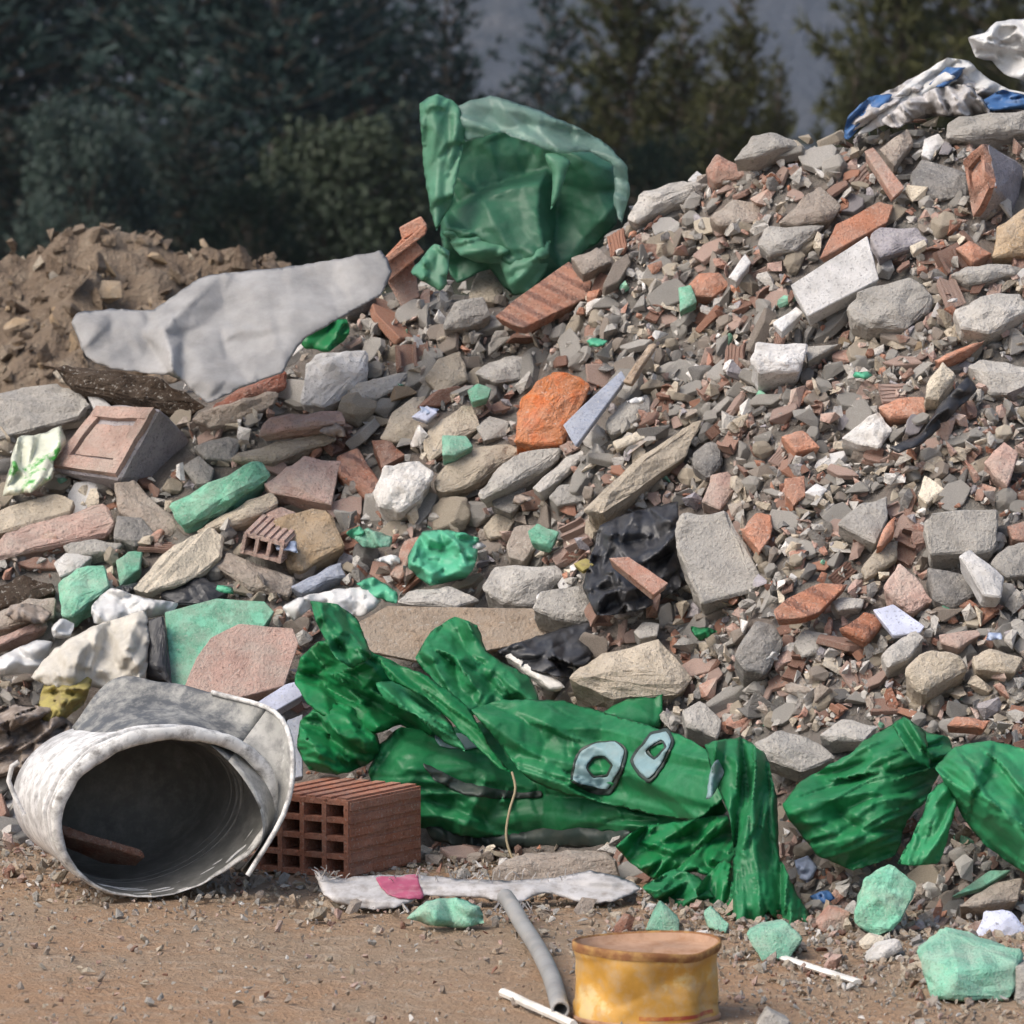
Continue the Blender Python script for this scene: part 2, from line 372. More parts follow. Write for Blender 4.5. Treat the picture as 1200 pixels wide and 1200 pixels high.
hero('board', 'dark wood', 'dark brown board| under the left part of the felt sheet', t((185,85),(300,90),(560,125),(740,235),(650,275),(540,240),(260,165)), th=0.05, tilt=0.4, near=0.0)  # board shape darkened to stand for the shaded hollow; its label seeds the shape
hero('concrete_chunk', 'mid grey', 'low grey rubble lump| under the long pinkish brick slab', t((220,720),(330,690),(430,710),(400,750),(260,760)), th=0.06)
hero('concrete_chunk', 'whitish', 'whitish rubble lump| between the mint foam chunk and the pinkish slab', t((190,780),(230,740),(330,755),(280,800),(210,830)), th=0.05)
hero('concrete_chunk', 'pinkish', 'pinkish crumbly lump| left of the hollow brick end', t((930,610),(990,580),(1040,600),(990,660),(940,650)), th=0.05)
# --- tile at (400, 400)
t = lambda *p: Z(400, 400, p)
hero('brick_fragment', 'orange', 'bright orange brick lump| in the middle of the heap', t((608,352),(620,250),(640,188),(740,103),(830,118),(882,150),(830,210),(790,270),(780,362),(700,365)), th=0.09, tilt=0.6, near=0.05)
hero('plank', 'blue grey', 'blue grey plank| resting against the bright orange brick lump', t((778,292),(860,220),(930,150),(985,100),(1002,130),(935,190),(885,262),(822,372)), th=0.025, tilt=0.8, near=0.08, plate=True)
hero('stick', 'wood', 'brown wooden stick| above the blue grey plank', t((990,140),(1085,10),(1110,10),(1020,150)), th=0.02, near=0.06)
hero('stone', 'whitish', 'large pinkish white stone| in the middle left of the heap', t((108,522),(150,440),(270,413),(322,460),(290,542),(200,602),(130,572)), th=0.08, tilt=0.4, near=0.06)
hero('foam_block', 'mint', 'small mint foam ball| above left of the bright orange brick lump', t((442,172),(480,148),(528,165),(515,198),(460,212)), th=0.03, near=0.04)
hero('foam_block', 'pale mint', 'pale mint foam lump| on the beige boulder', t((355,330),(440,328),(462,370),(400,402),(352,402)), th=0.04, near=0.06)
hero('foam_block', 'mint', 'mint foam shard| left of the black plastic film', t((655,665),(690,638),(765,670),(740,728),(670,705)), th=0.03, near=0.05)
hero('concrete_chunk', 'beige', 'beige boulder| left of the bright orange brick lump', t((295,312),(420,230),(462,220),(492,300),(440,340),(360,350),(310,422),(288,390)), th=0.08)
hero('concrete_slab', 'mid grey', 'big grey slab| just below the bright orange brick lump', t((480,525),(560,440),(620,388),(785,368),(750,422),(680,472),(590,515),(490,555)), th=0.06, near=0.06)
hero('concrete_slab', 'beige', 'beige slab| overlapped by the big grey slab', t((325,492),(400,380),(600,358),(640,385),(500,462),(430,522),(340,525)), th=0.05, near=0.02)
hero('concrete_slab', 'pale grey', 'thin grey slab| pointing up right of the big grey slab', t((668,515),(790,408),(892,358),(892,388),(800,462),(700,535)), th=0.045)
hero('concrete_slab', 'beige', 'very long beige slab| slanting up right of centre', t((855,592),(960,500),(1060,400),(1200,308),(1265,280),(1210,400),(1060,502),(920,605),(880,615)), th=0.07, near=0.03)
hero('brick_fragment', 'ribbed brick', 'dusty red ribbed brick| left of the large pinkish white stone', t((-20,400),(60,375),(135,500),(100,562),(40,480),(-10,470)), th=0.06)
hero('brick_fragment', 'dark brick', 'dark red brick corner| above the large pinkish white stone', t((108,350),(170,345),(222,400),(140,445)), th=0.05)
hero('concrete_chunk', 'beige', 'tall brownish slab| above the dark red brick corner', t((135,340),(180,250),(250,200),(300,190),(290,240),(255,290),(275,350),(190,355)), th=0.06)
hero('concrete_chunk', 'pale grey', 'large pale concrete block| left of the black plastic film', t((498,865),(530,785),(760,788),(785,830),(690,860),(680,930),(560,925)), th=0.09, tilt=0.5, near=0.04)
hero('concrete_chunk', 'mid grey', 'grey pitted lump| right of the large pale concrete block', t((670,940),(700,875),(830,858),(902,930),(890,992),(780,985)), th=0.08, tilt=0.5, near=0.05)
hero('board', 'wood', 'wide cracked brown board| behind the top of the printed green bag', t((55,990),(160,928),(480,925),(690,938),(775,990),(740,1042),(560,1075),(300,1130),(90,1090)), th=0.03, tilt=0.9, plate=True, near=0.07)
hero('concrete_slab', 'pale grey', 'pale flat slab| above the wide cracked brown board', t((195,915),(230,880),(380,858),(490,910),(400,935)), th=0.04, near=0.05)
hero('brick_fragment', 'dusty red', 'red brick bar| lying on the black plastic film', t((938,760),(1010,755),(1152,850),(1100,892)), th=0.03, near=0.14, plate=True)
hero('scrap', 'yellow scrap', 'tiny yellow scrap| on the black plastic film', t((818,782),(860,762),(892,785),(850,808)), th=0.015, near=0.12)
hero('concrete_chunk', 'beige', 'big beige boulder| behind the printed green bag', t((800,1185),(840,1140),(920,1100),(1110,1048),(1180,1110),(1240,1185),(1180,1240),(960,1260)), th=0.12, tilt=0.6, near=0.04)
hero('stick', 'stick white', 'white plastic rod| between the cracked board and the beige boulder', t((575,1105),(605,1092),(690,1158),(790,1215),(740,1220),(640,1160)), th=0.02, near=0.12)
hero('brick_fragment', 'dusty red', 'thin red brick shard| left of the mint crumpled film', t((170,822),(220,700),(290,680),(240,782),(210,832)), th=0.04)
hero('concrete_chunk', 'pale grey', 'flat grey stone| right of the large rough white stone', t((0,225),(20,160),(120,130),(235,108),(200,160),(130,200),(40,230)), th=0.05)
hero('concrete_chunk', 'dark grey', 'dark grey pebble| under the big grey slab', t((520,545),(580,508),(650,508),(652,562),(600,602),(540,582)), th=0.05, near=0.02)
hero('concrete_chunk', 'mid grey', 'rounded grey cobble| under the thin grey slab', t((732,548),(770,503),(850,498),(852,562),(760,578)), th=0.05)
hero('concrete_chunk', 'beige', 'beige mortar drum| above the mint foam shard', t((498,652),(540,605),(595,588),(612,632),(580,682),(520,692)), th=0.05)
hero('stone', 'cream', 'small pinkish cream roll| beside the very long beige slab', t((955,352),(1060,308),(1072,340),(970,378)), th=0.03)
hero('concrete_chunk', 'beige', 'grooved beige stone| near the upper left of the heap', t((295,130),(340,60),(420,28),(445,130),(400,155),(340,195)), th=0.06)
hero('concrete_chunk', 'pale grey', 'pale grey wedge| left of the small mint foam ball', t((468,112),(500,78),(600,48),(645,50),(632,132),(540,142)), th=0.05)
hero('tile_piece', 'pale blue', 'pale blue chip| left of the beige boulder', t((245,265),(300,225),(340,250),(300,280)), th=0.015, near=0.04)
hero('concrete_chunk', 'brownish grey', 'brown wedge| above the large pale concrete block', t((580,720),(610,650),(700,640),(690,720),(640,775),(590,760)), th=0.05)
hero('concrete_chunk', 'mid grey', 'grey rounded stone| upper right of the orange lump', t((930,290),(980,220),(1080,180),(1090,240),(1010,300),(950,330)), th=0.06)
hero('concrete_chunk', 'mid grey', 'steep grey wedge| left of the orange lump', t((470,300),(520,260),(590,280),(580,330),(500,350)), th=0.05)
hero('concrete_chunk', 'pale grey', 'rounded pale stone| beneath the black plastic film', t((1025,1020),(1060,985),(1120,990),(1110,1035),(1050,1045)), th=0.04)
# --- tile at (800, 400)
t = lambda *p: Z(800, 400, p)
hero('stone', 'white', 'white rounded block| upright in the upper right slope', t((238,65),(260,2),(440,8),(430,60),(410,105),(270,112)), th=0.08, tilt=0.3, near=0.05)
hero('concrete_chunk', 'mid grey', 'grey pointed stub| right of the white rounded block', t((430,20),(560,5),(520,30),(440,70)), th=0.05)
hero('concrete_slab', 'mid grey', 'large flat grey stone| right of the black plastic film', t((-25,640),(10,605),(150,598),(200,690),(232,790),(285,832),(262,872),(150,882),(70,922),(20,840),(-20,720)), th=0.07, tilt=0.6, near=0.06, bulge=0.05)
hero('concrete_chunk', 'mid grey', 'rectangular grey block| near the right edge', t((848,625),(870,600),(1110,583),(1112,700),(1090,738),(870,752)), th=0.08, tilt=0.4, near=0.04, bulge=0.03)
hero('brick_fragment', 'ribbed terracotta', 'bright terracotta ribbed tile| lying flat in the lower right slope', t((318,945),(370,900),(480,848),(582,853),(480,952),(420,972),(330,978)), th=0.03, tilt=1.1, near=0.05, plate=True)
hero('stone', 'beige', 'round beige boulder| low on the right slope', t((788,1155),(820,1098),(900,1078),(985,1110),(1005,1152),(920,1205),(850,1242),(800,1205)), th=0.09, tilt=0.4, near=0.05, bev=0.008)
hero('concrete_chunk', 'dark grey', 'dark grey square block| below the bright terracotta ribbed tile', t((178,1105),(260,978),(330,1000),(362,1060),(290,1165),(220,1155)), th=0.09, tilt=0.3, near=0.05)
hero('tile_piece', 'pale blue', 'bluish white tile| right of the bright terracotta ribbed tile', t((668,942),(740,922),(855,1000),(835,1025),(740,1035),(708,990)), th=0.02, tilt=0.9, near=0.05, plate=True)
hero('brick_fragment', 'ribbed terracotta', 'small terracotta ribbed piece| left of the bluish white tile', t((548,1012),(640,948),(692,970),(702,1000),(640,1055)), th=0.03, near=0.03)
hero('brick_fragment', 'pinkish', 'hollow terracotta corner| below the rectangular grey block', t((708,865),(760,778),(840,848),(882,912),(810,955),(740,922)), th=0.06, tilt=0.5, near=0.03)
hero('stone', 'white', 'white split stone| below the rectangular grey block', t((972,752),(1010,728),(1080,788),(1132,832),(1122,902),(1060,892)), th=0.05, near=0.05)
hero('stone', 'cream', 'cream pointed stone| beside the black plastic strip', t((850,200),(860,150),(915,68),(962,122),(905,205)), th=0.05, tilt=0.3, near=0.03)
hero('brick_fragment', 'terracotta', 'flat orange brick| left of the black plastic strip', t((688,232),(780,193),(852,193),(855,262),(730,268)), th=0.05)
hero('stone', 'whitish', 'pale angular rock| left of the black plastic strip', t((555,338),(640,298),(690,243),(742,312),(690,372),(620,362)), th=0.06)
hero('stone', 'cream', 'cream triangular chip| above the rectangular grey block', t((828,542),(850,468),(922,520),(860,572)), th=0.04)
hero('brick_fragment', 'terracotta', 'curved terracotta shard| right of the large flat grey stone', t((208,662),(260,603),(312,608),(312,690),(270,742),(258,680)), th=0.04, near=0.02)
hero('brick_fragment', 'terracotta', 'upright red brick piece| in the middle of the right slope', t((358,482),(430,468),(432,542),(390,578),(362,542)), th=0.04)
hero('stone', 'white', 'white chip| beside the upright red brick piece', t((428,532),(470,498),(512,520),(480,552)), th=0.03)
hero('concrete_chunk', 'pale grey', 'pale grey triangular slab| left of the rectangular grey block', t((538,642),(600,610),(630,570),(722,538),(722,620),(680,712),(620,662)), th=0.05, near=0.02)
hero('concrete_chunk', 'pinkish', 'pinkish grey stone| above the large flat grey stone', t((68,562),(100,468),(160,458),(202,500),(130,592)), th=0.05)
hero('brick_fragment', 'pinkish', 'upright pink wedge| near the right edge', t((1058,425),(1130,348),(1182,390),(1142,512)), th=0.05)
hero('concrete_chunk', 'pale grey', 'large crumbly grey lump| at the right edge beside the black plastic strip', t((1000,85),(1050,58),(1230,90),(1230,190),(1080,185)), th=0.08)
hero('brick_fragment', 'terracotta', 'reddish brick flake| left of the pale angular rock', t((343,332),(420,308),(485,372),(400,392)), th=0.04)
hero('stone', 'dark grey', 'dark rounded stone| under the rectangular grey block', t((858,790),(1000,820),(1032,890),(950,935),(880,905)), th=0.07, bev=0.008)
hero('brick_fragment', 'terracotta', 'long thin terracotta strip| high at the right edge', t((878,65),(960,28),(1065,-5),(1000,42),(900,78)), th=0.03)
hero('brick_fragment', 'dusty red', 'red brick stub| at the right edge beside the rectangular grey block', t((1140,650),(1225,625),(1225,705),(1160,695)), th=0.05)
hero('concrete_chunk', 'pale grey', 'pale grey cobble| left of the round beige boulder', t((698,1105),(750,1048),(820,1008),(855,1040),(790,1115),(720,1145)), th=0.06, near=0.03)
hero('stone', 'dark grey', 'dark grey round stone| above the large flat grey stone', t((38,382),(90,348),(142,360),(142,422),(90,482),(38,432)), th=0.06, bev=0.008)
hero('concrete_chunk', 'beige', 'beige lump| at the right edge beside the round beige boulder', t((1018,1105),(1080,1078),(1200,1110),(1170,1165),(1030,1155)), th=0.06)
hero('concrete_chunk', 'pale grey', 'pale oval stone| right of the bright terracotta ribbed tile', t((520,915),(560,898),(640,905),(630,935),(545,945)), th=0.04)
hero('concrete_slab', 'beige', 'grey beige leaning slab| left of the hollow terracotta corner', t((625,800),(690,720),(760,695),(755,760),(680,820),(640,835)), th=0.05)
hero('brick_fragment', 'terracotta', 'narrow red brick splinter| left of the rectangular grey block', t((678,725),(720,640),(748,615),(742,670),(700,720)), th=0.03, near=0.04)
hero('concrete_chunk', 'mid grey', 'mottled grey lump| right of the dark grey square block', t((390,1060),(430,1010),(510,1030),(500,1090),(420,1110)), th=0.06)
hero('brick_fragment', 'pinkish', 'pink curved brick rim| right of the bluish white tile', t((900,1030),(960,1050),(1040,1010),(1050,1030),(970,1080),(910,1060)), th=0.03)
hero('concrete_chunk', 'mid grey', 'grey sharp rock| at the right edge near the white split stone', t((1080,780),(1140,715),(1225,700),(1225,820),(1140,830)), th=0.07)
# --- tile at (800, 0)
t = lambda *p: Z(800, 0, p)
hero('concrete_slab', 'white', 'large white slab| tilted high on the right slope', t((378,1002),(650,828),(692,982),(570,1052),(440,1112)), th=0.05, tilt=0.45, near=0.07, plate=True)
hero('concrete_slab', 'lilac grey', 'lilac grey slab| behind the large white slab', t((655,830),(690,800),(830,798),(862,850),(760,880),(690,905)), th=0.04, tilt=0.9, near=0.03)
hero('brick_fragment', 'terracotta', 'long orange tile| above the large white slab', t((478,912),(540,788),(690,708),(742,720),(720,782),(600,842)), th=0.03, tilt=0.9, near=0.03, plate=True)
hero('stone', 'tan', 'tan rounded stone| at the right edge below the tall brick block', t((1088,905),(1110,800),(1225,715),(1225,895)), th=0.09, tilt=0.4, bev=0.008)
hero('concrete_slab', 'mid grey', 'big grey slab piece| below the large white slab', t((570,1082),(620,1028),(800,968),(882,1040),(870,1092),(790,1152),(650,1165),(600,1130)), th=0.07, tilt=0.7, near=0.03)
hero('concrete_chunk', 'pale grey', 'broad pale grey stone| at the right edge above the crumbly lump', t((955,1092),(1050,1038),(1180,1028),(1230,1090),(1080,1172),(980,1155)), th=0.08, near=0.03)
hero('concrete_slab', 'mid grey', 'grey capping slab| on the ridge right of the green sheet', t((178,562),(240,478),(300,463),(390,488),(405,518),(260,555)), th=0.05, tilt=0.7)
hero('brick_fragment', 'dusty red', 'red brick lump| on the ridge left of the grey capping slab', t((78,595),(120,543),(200,578),(225,622),(110,645)), th=0.05, tilt=0.6)
hero('brick_fragment', 'dusty red', 'leaning brown brick slat| below the blue and white sack heap', t((638,530),(670,515),(782,660),(742,695)), th=0.03, near=0.06, plate=True)
hero('concrete_slab', 'brownish grey', 'purplish brown slab| behind the leaning brown brick slat', t((690,522),(790,448),(812,500),(745,585)), th=0.04, near=0.02)
hero('concrete_chunk', 'dark grey', 'dark rubble boulder| left of the tall brick block', t((798,622),(840,558),(1000,600),(1002,692),(900,705),(810,655)), th=0.08)
hero('stone', 'white', 'white pebble| above the dark rubble boulder', t((838,545),(850,488),(900,468),(922,500),(870,562)), th=0.04)
hero('concrete_slab', 'mid grey', 'long grey beam| on the ridge under the blue and white sack heap', t((925,482),(930,430),(1020,398),(1240,390),(1240,470),(1010,492)), th=0.08, tilt=0.3, near=0.03)
hero('brick_fragment', 'brownish grey', 'curved grey brown pantile| left of the dark rubble boulder', t((338,782),(440,678),(482,655),(562,720),(520,775),(400,790)), th=0.05)
hero('concrete_chunk', 'mid grey', 'long grey cobble| below the tan rounded stone', t((938,965),(1000,938),(1160,922),(1175,960),(1010,1005)), th=0.06)
hero('brick_fragment', 'terracotta', 'square terracotta piece| left of the tan rounded stone', t((958,872),(1010,848),(1092,890),(1020,925)), th=0.05)
hero('concrete_slab', 'pale grey', 'pale ledge slab| on the ridge beside the green sheet', [(733,254),(750,226),(800,210),(832,214),(802,237),(745,260)], th=0.05, tilt=0.5, near=0.02)
hero('brick_fragment', 'terracotta', 'rusty red brick lump| high in the centre of the slope', t((18,1002),(60,958),(130,958),(172,1000),(110,1042),(40,1042)), th=0.05)
hero('foam_block', 'mint', 'mint foam sliver| left of the rusty red brick lump', t((-15,1010),(30,998),(52,1062),(-10,1095)), th=0.03, near=0.03)
hero('concrete_slab', 'pale grey', 'broad grey flake| left of the long orange tile', t((265,855),(290,798),(505,788),(400,882),(300,895)), th=0.04)
hero('stone', 'white', 'narrow white chip| below the broad grey flake', t((158,975),(220,888),(242,920),(190,992)), th=0.03, near=0.03)
hero('stone', 'white', 'white shard| left of the large white slab', t((318,1135),(400,1078),(422,1100),(350,1165)), th=0.03, near=0.03)
hero('tile_piece', 'cream', 'yellowish chip| on the lilac grey slab', t((798,865),(850,838),(862,860),(810,892)), th=0.02, near=0.08)
hero('stone', 'white', 'round white pebble| on the ridge left of the red brick lump', t((18,635),(50,598),(82,620),(60,652)), th=0.03)
hero('concrete_chunk', 'brownish grey', 'brown ridge stone| below the red brick lump', t((90,760),(180,700),(290,720),(260,780),(130,790)), th=0.06)
# --- tile at (400, 0)
t = lambda *p: Z(400, 0, p)
hero('concrete_chunk', 'mid grey', 'flat faced grey stone| under the green sheet', t((358,1120),(400,1058),(500,1038),(532,1110),(440,1155),(362,1155)), th=0.07, tilt=0.4, near=0.04)
hero('concrete_chunk', 'beige', 'beige lump| under the hem of the green sheet', t((448,1035),(480,950),(540,928),(575,1020),(540,1062),(460,1052)), th=0.06, near=0.08)
hero('brick_fragment', 'ribbed brick', 'long striped brick tile| right of the green sheet foot', t((538,1112),(600,1058),(800,918),(832,960),(882,990),(872,1042),(640,1152),(600,1142)), th=0.04, tilt=0.95, near=0.06, plate=True)
hero('concrete_slab', 'brownish grey', 'small brown slab| at the upper end of the long striped brick tile', t((805,905),(900,868),(955,918),(850,962)), th=0.04, near=0.05)
# --- tile at (0, 800) and (800, 800)
t = lambda *p: Z(0, 800, p)
hero('plank', 'pale blue', 'pale grey plank end| between the wide brick tile and the green bag', t((870,90),(1000,5),(1065,-10),(1065,45),(960,105)), th=0.03, near=0.1, plate=True)
hero('board', 'blue grey', 'bluish upright strip| behind the hollow brick', t((1008,130),(1065,110),(1065,330),(1020,340)), th=0.03, tilt=0.4, near=0.12, plate=True)
t = lambda *p: Z(800, 800, p)
hero('concrete_slab', 'mid grey', 'flat grey slab| behind the right green bag', t((245,205),(340,163),(470,200),(545,262),(420,315),(290,265)), th=0.06, near=0.06)
hero('concrete_chunk', 'mid grey', 'grey chunk| behind the middle of the printed green bag', t((-5,95),(60,62),(142,130),(120,195),(10,155)), th=0.06, near=0.04)
hero('concrete_chunk', 'pale grey', 'mossy pale slab| left above the right green bag', t((478,182),(560,128),(692,150),(640,205),(520,205)), th=0.05, near=0.03)
hero('brick_fragment', 'terracotta', 'orange brick strip| above the far right green bag', t((925,150),(960,120),(1085,130),(1060,162)), th=0.03, near=0.03)
hero('foam_block', 'mint', 'upright mint foam slab| under the right green bag', t((598,835),(640,680),(740,628),(832,700),(790,792),(740,872),(670,895)), g=True, th=0.07, tilt=0.4)
hero('foam_block', 'pale mint', 'crumpled pale mint foam lump| at the foot of the green bag tail', t((223,872),(270,843),(370,838),(422,890),(380,962),(280,972)), g=True, th=0.07, tilt=0.4)
hero('foam_block', 'pale mint', 'mint foam block with broken top| in the bottom right corner', t((828,960,-.02),(922,868,-.06),(1000,905,-.07),(1190,950,-.05),(1180,992,.0),(1160,1112,0),(960,1022,.03),(940,1108,.03),(880,1112,0)), g=True, th=0.10, tilt=0.35, bulge=0.02)
hero('concrete_chunk', 'mid grey', 'grey end stone| right of the mint foam block with broken top', t((1172,990),(1240,975),(1260,1108),(1165,1112)), g=True, th=0.08, tilt=0.3)
hero('scrap', 'pale blue', 'folded lilac plastic| behind the mint foam block with broken top', t((1028,885),(1060,800),(1150,800),(1230,870),(1230,945),(1130,935)), th=0.05, tilt=0.4, near=0.02)
hero('stone', 'brownish grey', 'brown wedge stone| under the far right green bag', t((968,785),(1080,708),(1195,688),(1182,765),(1060,795)), th=0.06, near=0.04)
hero('foam_block', 'mint', 'thin mint foam strip| on the brown wedge stone', t((943,752),(1080,658),(1155,658),(1050,722)), th=0.02, near=0.05, plate=True)
hero('brick_fragment', 'dusty red', 'brown red wedge| left of the upright mint foam slab', t((468,832),(520,778),(592,800),(570,855),(490,870)), g=True, th=0.05, tilt=0.4)
hero('stone', 'whitish', 'flat whitish stone| between the two lower mint foam pieces', t((628,975),(680,920),(760,898),(772,930),(700,975)), g=True, th=0.05, tilt=0.5)
hero('stone', 'cream', 'small cream stone| under the upright mint foam slab', t((618,915),(660,880),(712,890),(700,915),(640,935)), g=True, th=0.04, tilt=0.5)
hero('concrete_chunk', 'mid grey', 'grey ground stone| at the bottom edge right of the yellow tin', t((260,1195),(300,1140),(380,1180),(365,1215),(300,1220)), g=True, th=0.05, tilt=0.5)
hero('foam_block', 'pale mint', 'small pale mint chip| left of the crumpled foam lump', t((73,802),(100,778),(162,840),(150,872),(90,855)), g=True, th=0.04, tilt=0.5)
t = lambda *p: Z(400, 800, p)
hero('concrete_chunk', 'pale mint', 'greenish grey stone| left of the green bag tail foot', t((1068,858),(1120,758),(1192,820),(1192,868)), g=True, th=0.05, tilt=0.4)
hero('concrete_slab', 'brownish grey', 'low dusty slab| in the shade under the printed green bag', [(575,1014),(612,1001),(690,996),(722,1003),(730,1030),(640,1037),(578,1034)], g=True, th=0.06, tilt=0.3, bulge=.05)
# ------------------------------------------------------------------ crumpled film builder
def resample(poly, g, rd=0.3):
    out = []
    n = len(poly)
    # Catmull-Rom rounding, then resample
    for i in range(n):
        p0, p1, p2, p3 = (Vector(poly[(i + j - 1) % n][:2]) for j in range(4))
        L = (p2 - p1).length
        m = max(1, int(L / g))
        for s in range(m):
            u = s / m
            a = 0.5 * ((2 * p1) + (p2 - p0) * u + (2 * p0 - 5 * p1 + 4 * p2 - p3) * u * u + (3 * p1 - p0 - 3 * p2 + p3) * u ** 3)
            lin = p1 + (p2 - p1) * u
            q = a * rd + lin * (1 - rd)
            out.append((q.x + 1.6 * noise.noise((q.x * .11, q.y * .11, 2.5)), q.y + 1.6 * noise.noise((q.x * .11, q.y * .11, 9.5))))
    return out
from mathutils.bvhtree import BVHTree
class Tin:
    """flat facets over scattered points: the creases of a crumpled film"""
    def __init__(s, cx, cy, half, ang, L, W, seed, pts=None):
        rr = random.Random(seed)
        s.cx, s.cy, s.L, s.W = cx, cy, L, W
        s.ca, s.sa = math.cos(math.radians(ang)), -math.sin(math.radians(ang))
        if pts is None:
            hu, hv = half * 1.5 / L + 1, half * 1.5 / W + 1
            n = int(4 * hu * hv * 1.15)
            pts = [(rr.uniform(-hu, hu), rr.uniform(-hv, hv), rr.uniform(-1, 1)) for _ in range(n)] + [(-9e3, -9e3, 0), (9e3, -9e3, 0), (9e3, 9e3, 0), (-9e3, 9e3, 0)]
        P = [Vector((q[0], q[1])) for q in pts]
        vs, es, fs, ov, oe, of = geometry.delaunay_2d_cdt(P, [], [], 0, 1e-5)
        V = [(v.x, v.y, pts[ov[i][0]][2] if ov[i] else 0) for i, v in enumerate(vs)]
        s.t = BVHTree.FromPolygons(V, fs)
    def __call__(s, x, y):
        dx, dy = x - s.cx, y - s.cy
        h = s.t.ray_cast(Vector(((dx * s.ca + dy * s.sa) / s.L, (-dx * s.sa + dy * s.ca) / s.W, 50)), Vector((0, 0, -1)))
        return h[0].z if h[0] is not None else 0.0
class Film:
    """a crumpled sheet or bag piece: outline traced on the photo, own depth, bulge and folds"""
    def __init__(s, poly, base, tilt=0.8, bulge=0.03, R=30, folds=(), crumple=(), seed=1, g=3.2, lean=0.0, curve=0.0, ctrl=None):
        s.poly = resample(poly, g); s.base = base; s.tilt = tilt; s.bulge = bulge; s.R = R
        s.folds = folds; s.crumple = crumple; s.seed = seed; s.g = g; s.lean = lean; s.curve = curve
        s.cx, s.cy = centroid(s.poly)
        xs = [p[0] for p in s.poly]; s.w = max(xs) - min(xs)
        s.ay, s.d0 = base
        ys = [p[1] for p in s.poly]; half = max(s.w, max(ys) - min(ys)) / 2
        s.tins = []
        for i, (a, L, W, amp) in enumerate(folds): s.tins.append((Tin(s.cx, s.cy, half, a, L * .55, W * .55, seed * 31 + i), amp * 1.5))
        for i, (sz, amp) in enumerate(crumple): s.tins.append((Tin(s.cx, s.cy, half, seed * 47 + i * 60, sz * .95, sz * .6, seed * 77 + i), amp * 1.25))
        if ctrl:
            s.tins.append((Tin(0, 0, 1, 0, 1, 1, 1, pts=[(q[0], q[1], 0) for q in poly] + [(q[0], q[1], q[2]) for q in ctrl] + [(-9e3, -9e3, 0), (9e3, -9e3, 0), (9e3, 9e3, 0), (-9e3, 9e3, 0)]), 1.0))
        s.k = k_at(s.d0)
    def shape(s, x, y):
        d = s.d0 + s.tilt * (s.ay - y) * s.k + s.lean * max(0, x - s.cx) * s.k
        if s.curve: d += s.curve * ((x - s.cx) / (s.w / 2)) ** 2
        wx = x + 5 * noise.noise((x * .02, y * .02, s.seed)); wy = y + 5 * noise.noise((x * .02, y * .02, s.seed + 30))
        for tn, amp in s.tins: d -= amp * tn(wx, wy)
        return d
    def front(s, x, y, off=0.0):
        e = edge_dist(s.poly, x, y)
        if not inside(s.poly, x, y): e = 0
        b = (1 - (1 - min(1, e / s.R)) ** 2) * s.bulge
        return at(x, y, s.shape(x, y) - b - off)
    def mesh(s, name, org):
        bd = s.poly; n = len(bd); g = s.g
        xs = [p[0] for p in bd]; ys = [p[1] for p in bd]
        pts = [Vector(p) for p in bd]
        rr = random.Random(s.seed)
        y = min(ys); row = 0
        while y < max(ys):
            x = min(xs) + (g / 2 if row % 2 else 0)
            while x < max(xs):
                jx, jy = x + rr.uniform(-.2, .2) * g, y + rr.uniform(-.2, .2) * g
                if inside(bd, jx, jy) and edge_dist(bd, jx, jy) > g * 0.55: pts.append(Vector((jx, jy)))
                x += g
            y += g * 0.87; row += 1
        vs, es, fs, ov, oe, of = geometry.delaunay_2d_cdt(pts, [], [list(range(n))], 1, 1e-4)
        bm = bmesh.new()
        F = []; B = []
        for v in vs:
            e = edge_dist(bd, v.x, v.y)
            b = (1 - (1 - min(1, e / s.R)) ** 2) * s.bulge if e > 0.3 else 0
            d = s.shape(v.x, v.y)
            f = bm.verts.new(at(v.x, v.y, d - b) - org); F.append(f)
            B.append(f if e <= 0.3 else bm.verts.new(at(v.x, v.y, d + max(0.0015, b * 0.8)) - org))
        for f in fs:
            try: bm.faces.new([F[i] for i in f])
            except ValueError: pass
            try: bm.faces.new([B[i] for i in reversed(f)])
            except ValueError: pass
        bm.verts.index_update()
        return to_mesh(bm, name)
    def decal(s, name, poly, org, mat, parent, off=0.003, hole=None, g=3):
        bd = resample(poly, g, .55); n = len(bd)
        pts = [Vector(p) for p in bd]
        hb = resample(hole, g, .55) if hole else None
        xs = [p[0] for p in bd]; ys = [p[1] for p in bd]
        y = min(ys)
        while y < max(ys):
            x = min(xs)
            while x < max(xs):
                if inside(bd, x, y) and edge_dist(bd, x, y) > g * .6 and not (hb and (inside(hb, x, y) or edge_dist(hb, x, y) < g * .6)): pts.append(Vector((x, y)))
                x += g
            y += g
        faces = [list(range(n))]
        if hb:
            h0 = len(pts); pts += [Vector(p) for p in hb]
            edges = [(h0 + i, h0 + (i + 1) % len(hb)) for i in range(len(hb))]
        else: edges = []
        vs, es, fs, ov, oe, of = geometry.delaunay_2d_cdt(pts, edges, faces, 1, 1e-4)
        bm = bmesh.new()
        vv = [bm.verts.new(s.front(v.x, v.y, off) - org) for v in vs]
        for f in fs:
            c = sum((vs[i] for i in f), Vector((0, 0))) / len(f)
            if hb and inside(hb, c.x, c.y): continue
            bm.faces.new([vv[i] for i in f])
        r = bmesh.ops.extrude_face_region(bm, geom=list(bm.faces))
        for v in r['geom']:
            if isinstance(v, bmesh.types.BMVert): v.co += Vector((0, 0.0015, 0))
        return link(name, to_mesh(bm, name), M[mat], parent, smooth=True)
def slopebase(x, y, near=0.0):
    return (y, (hit(x, y) or 8.2) - near)
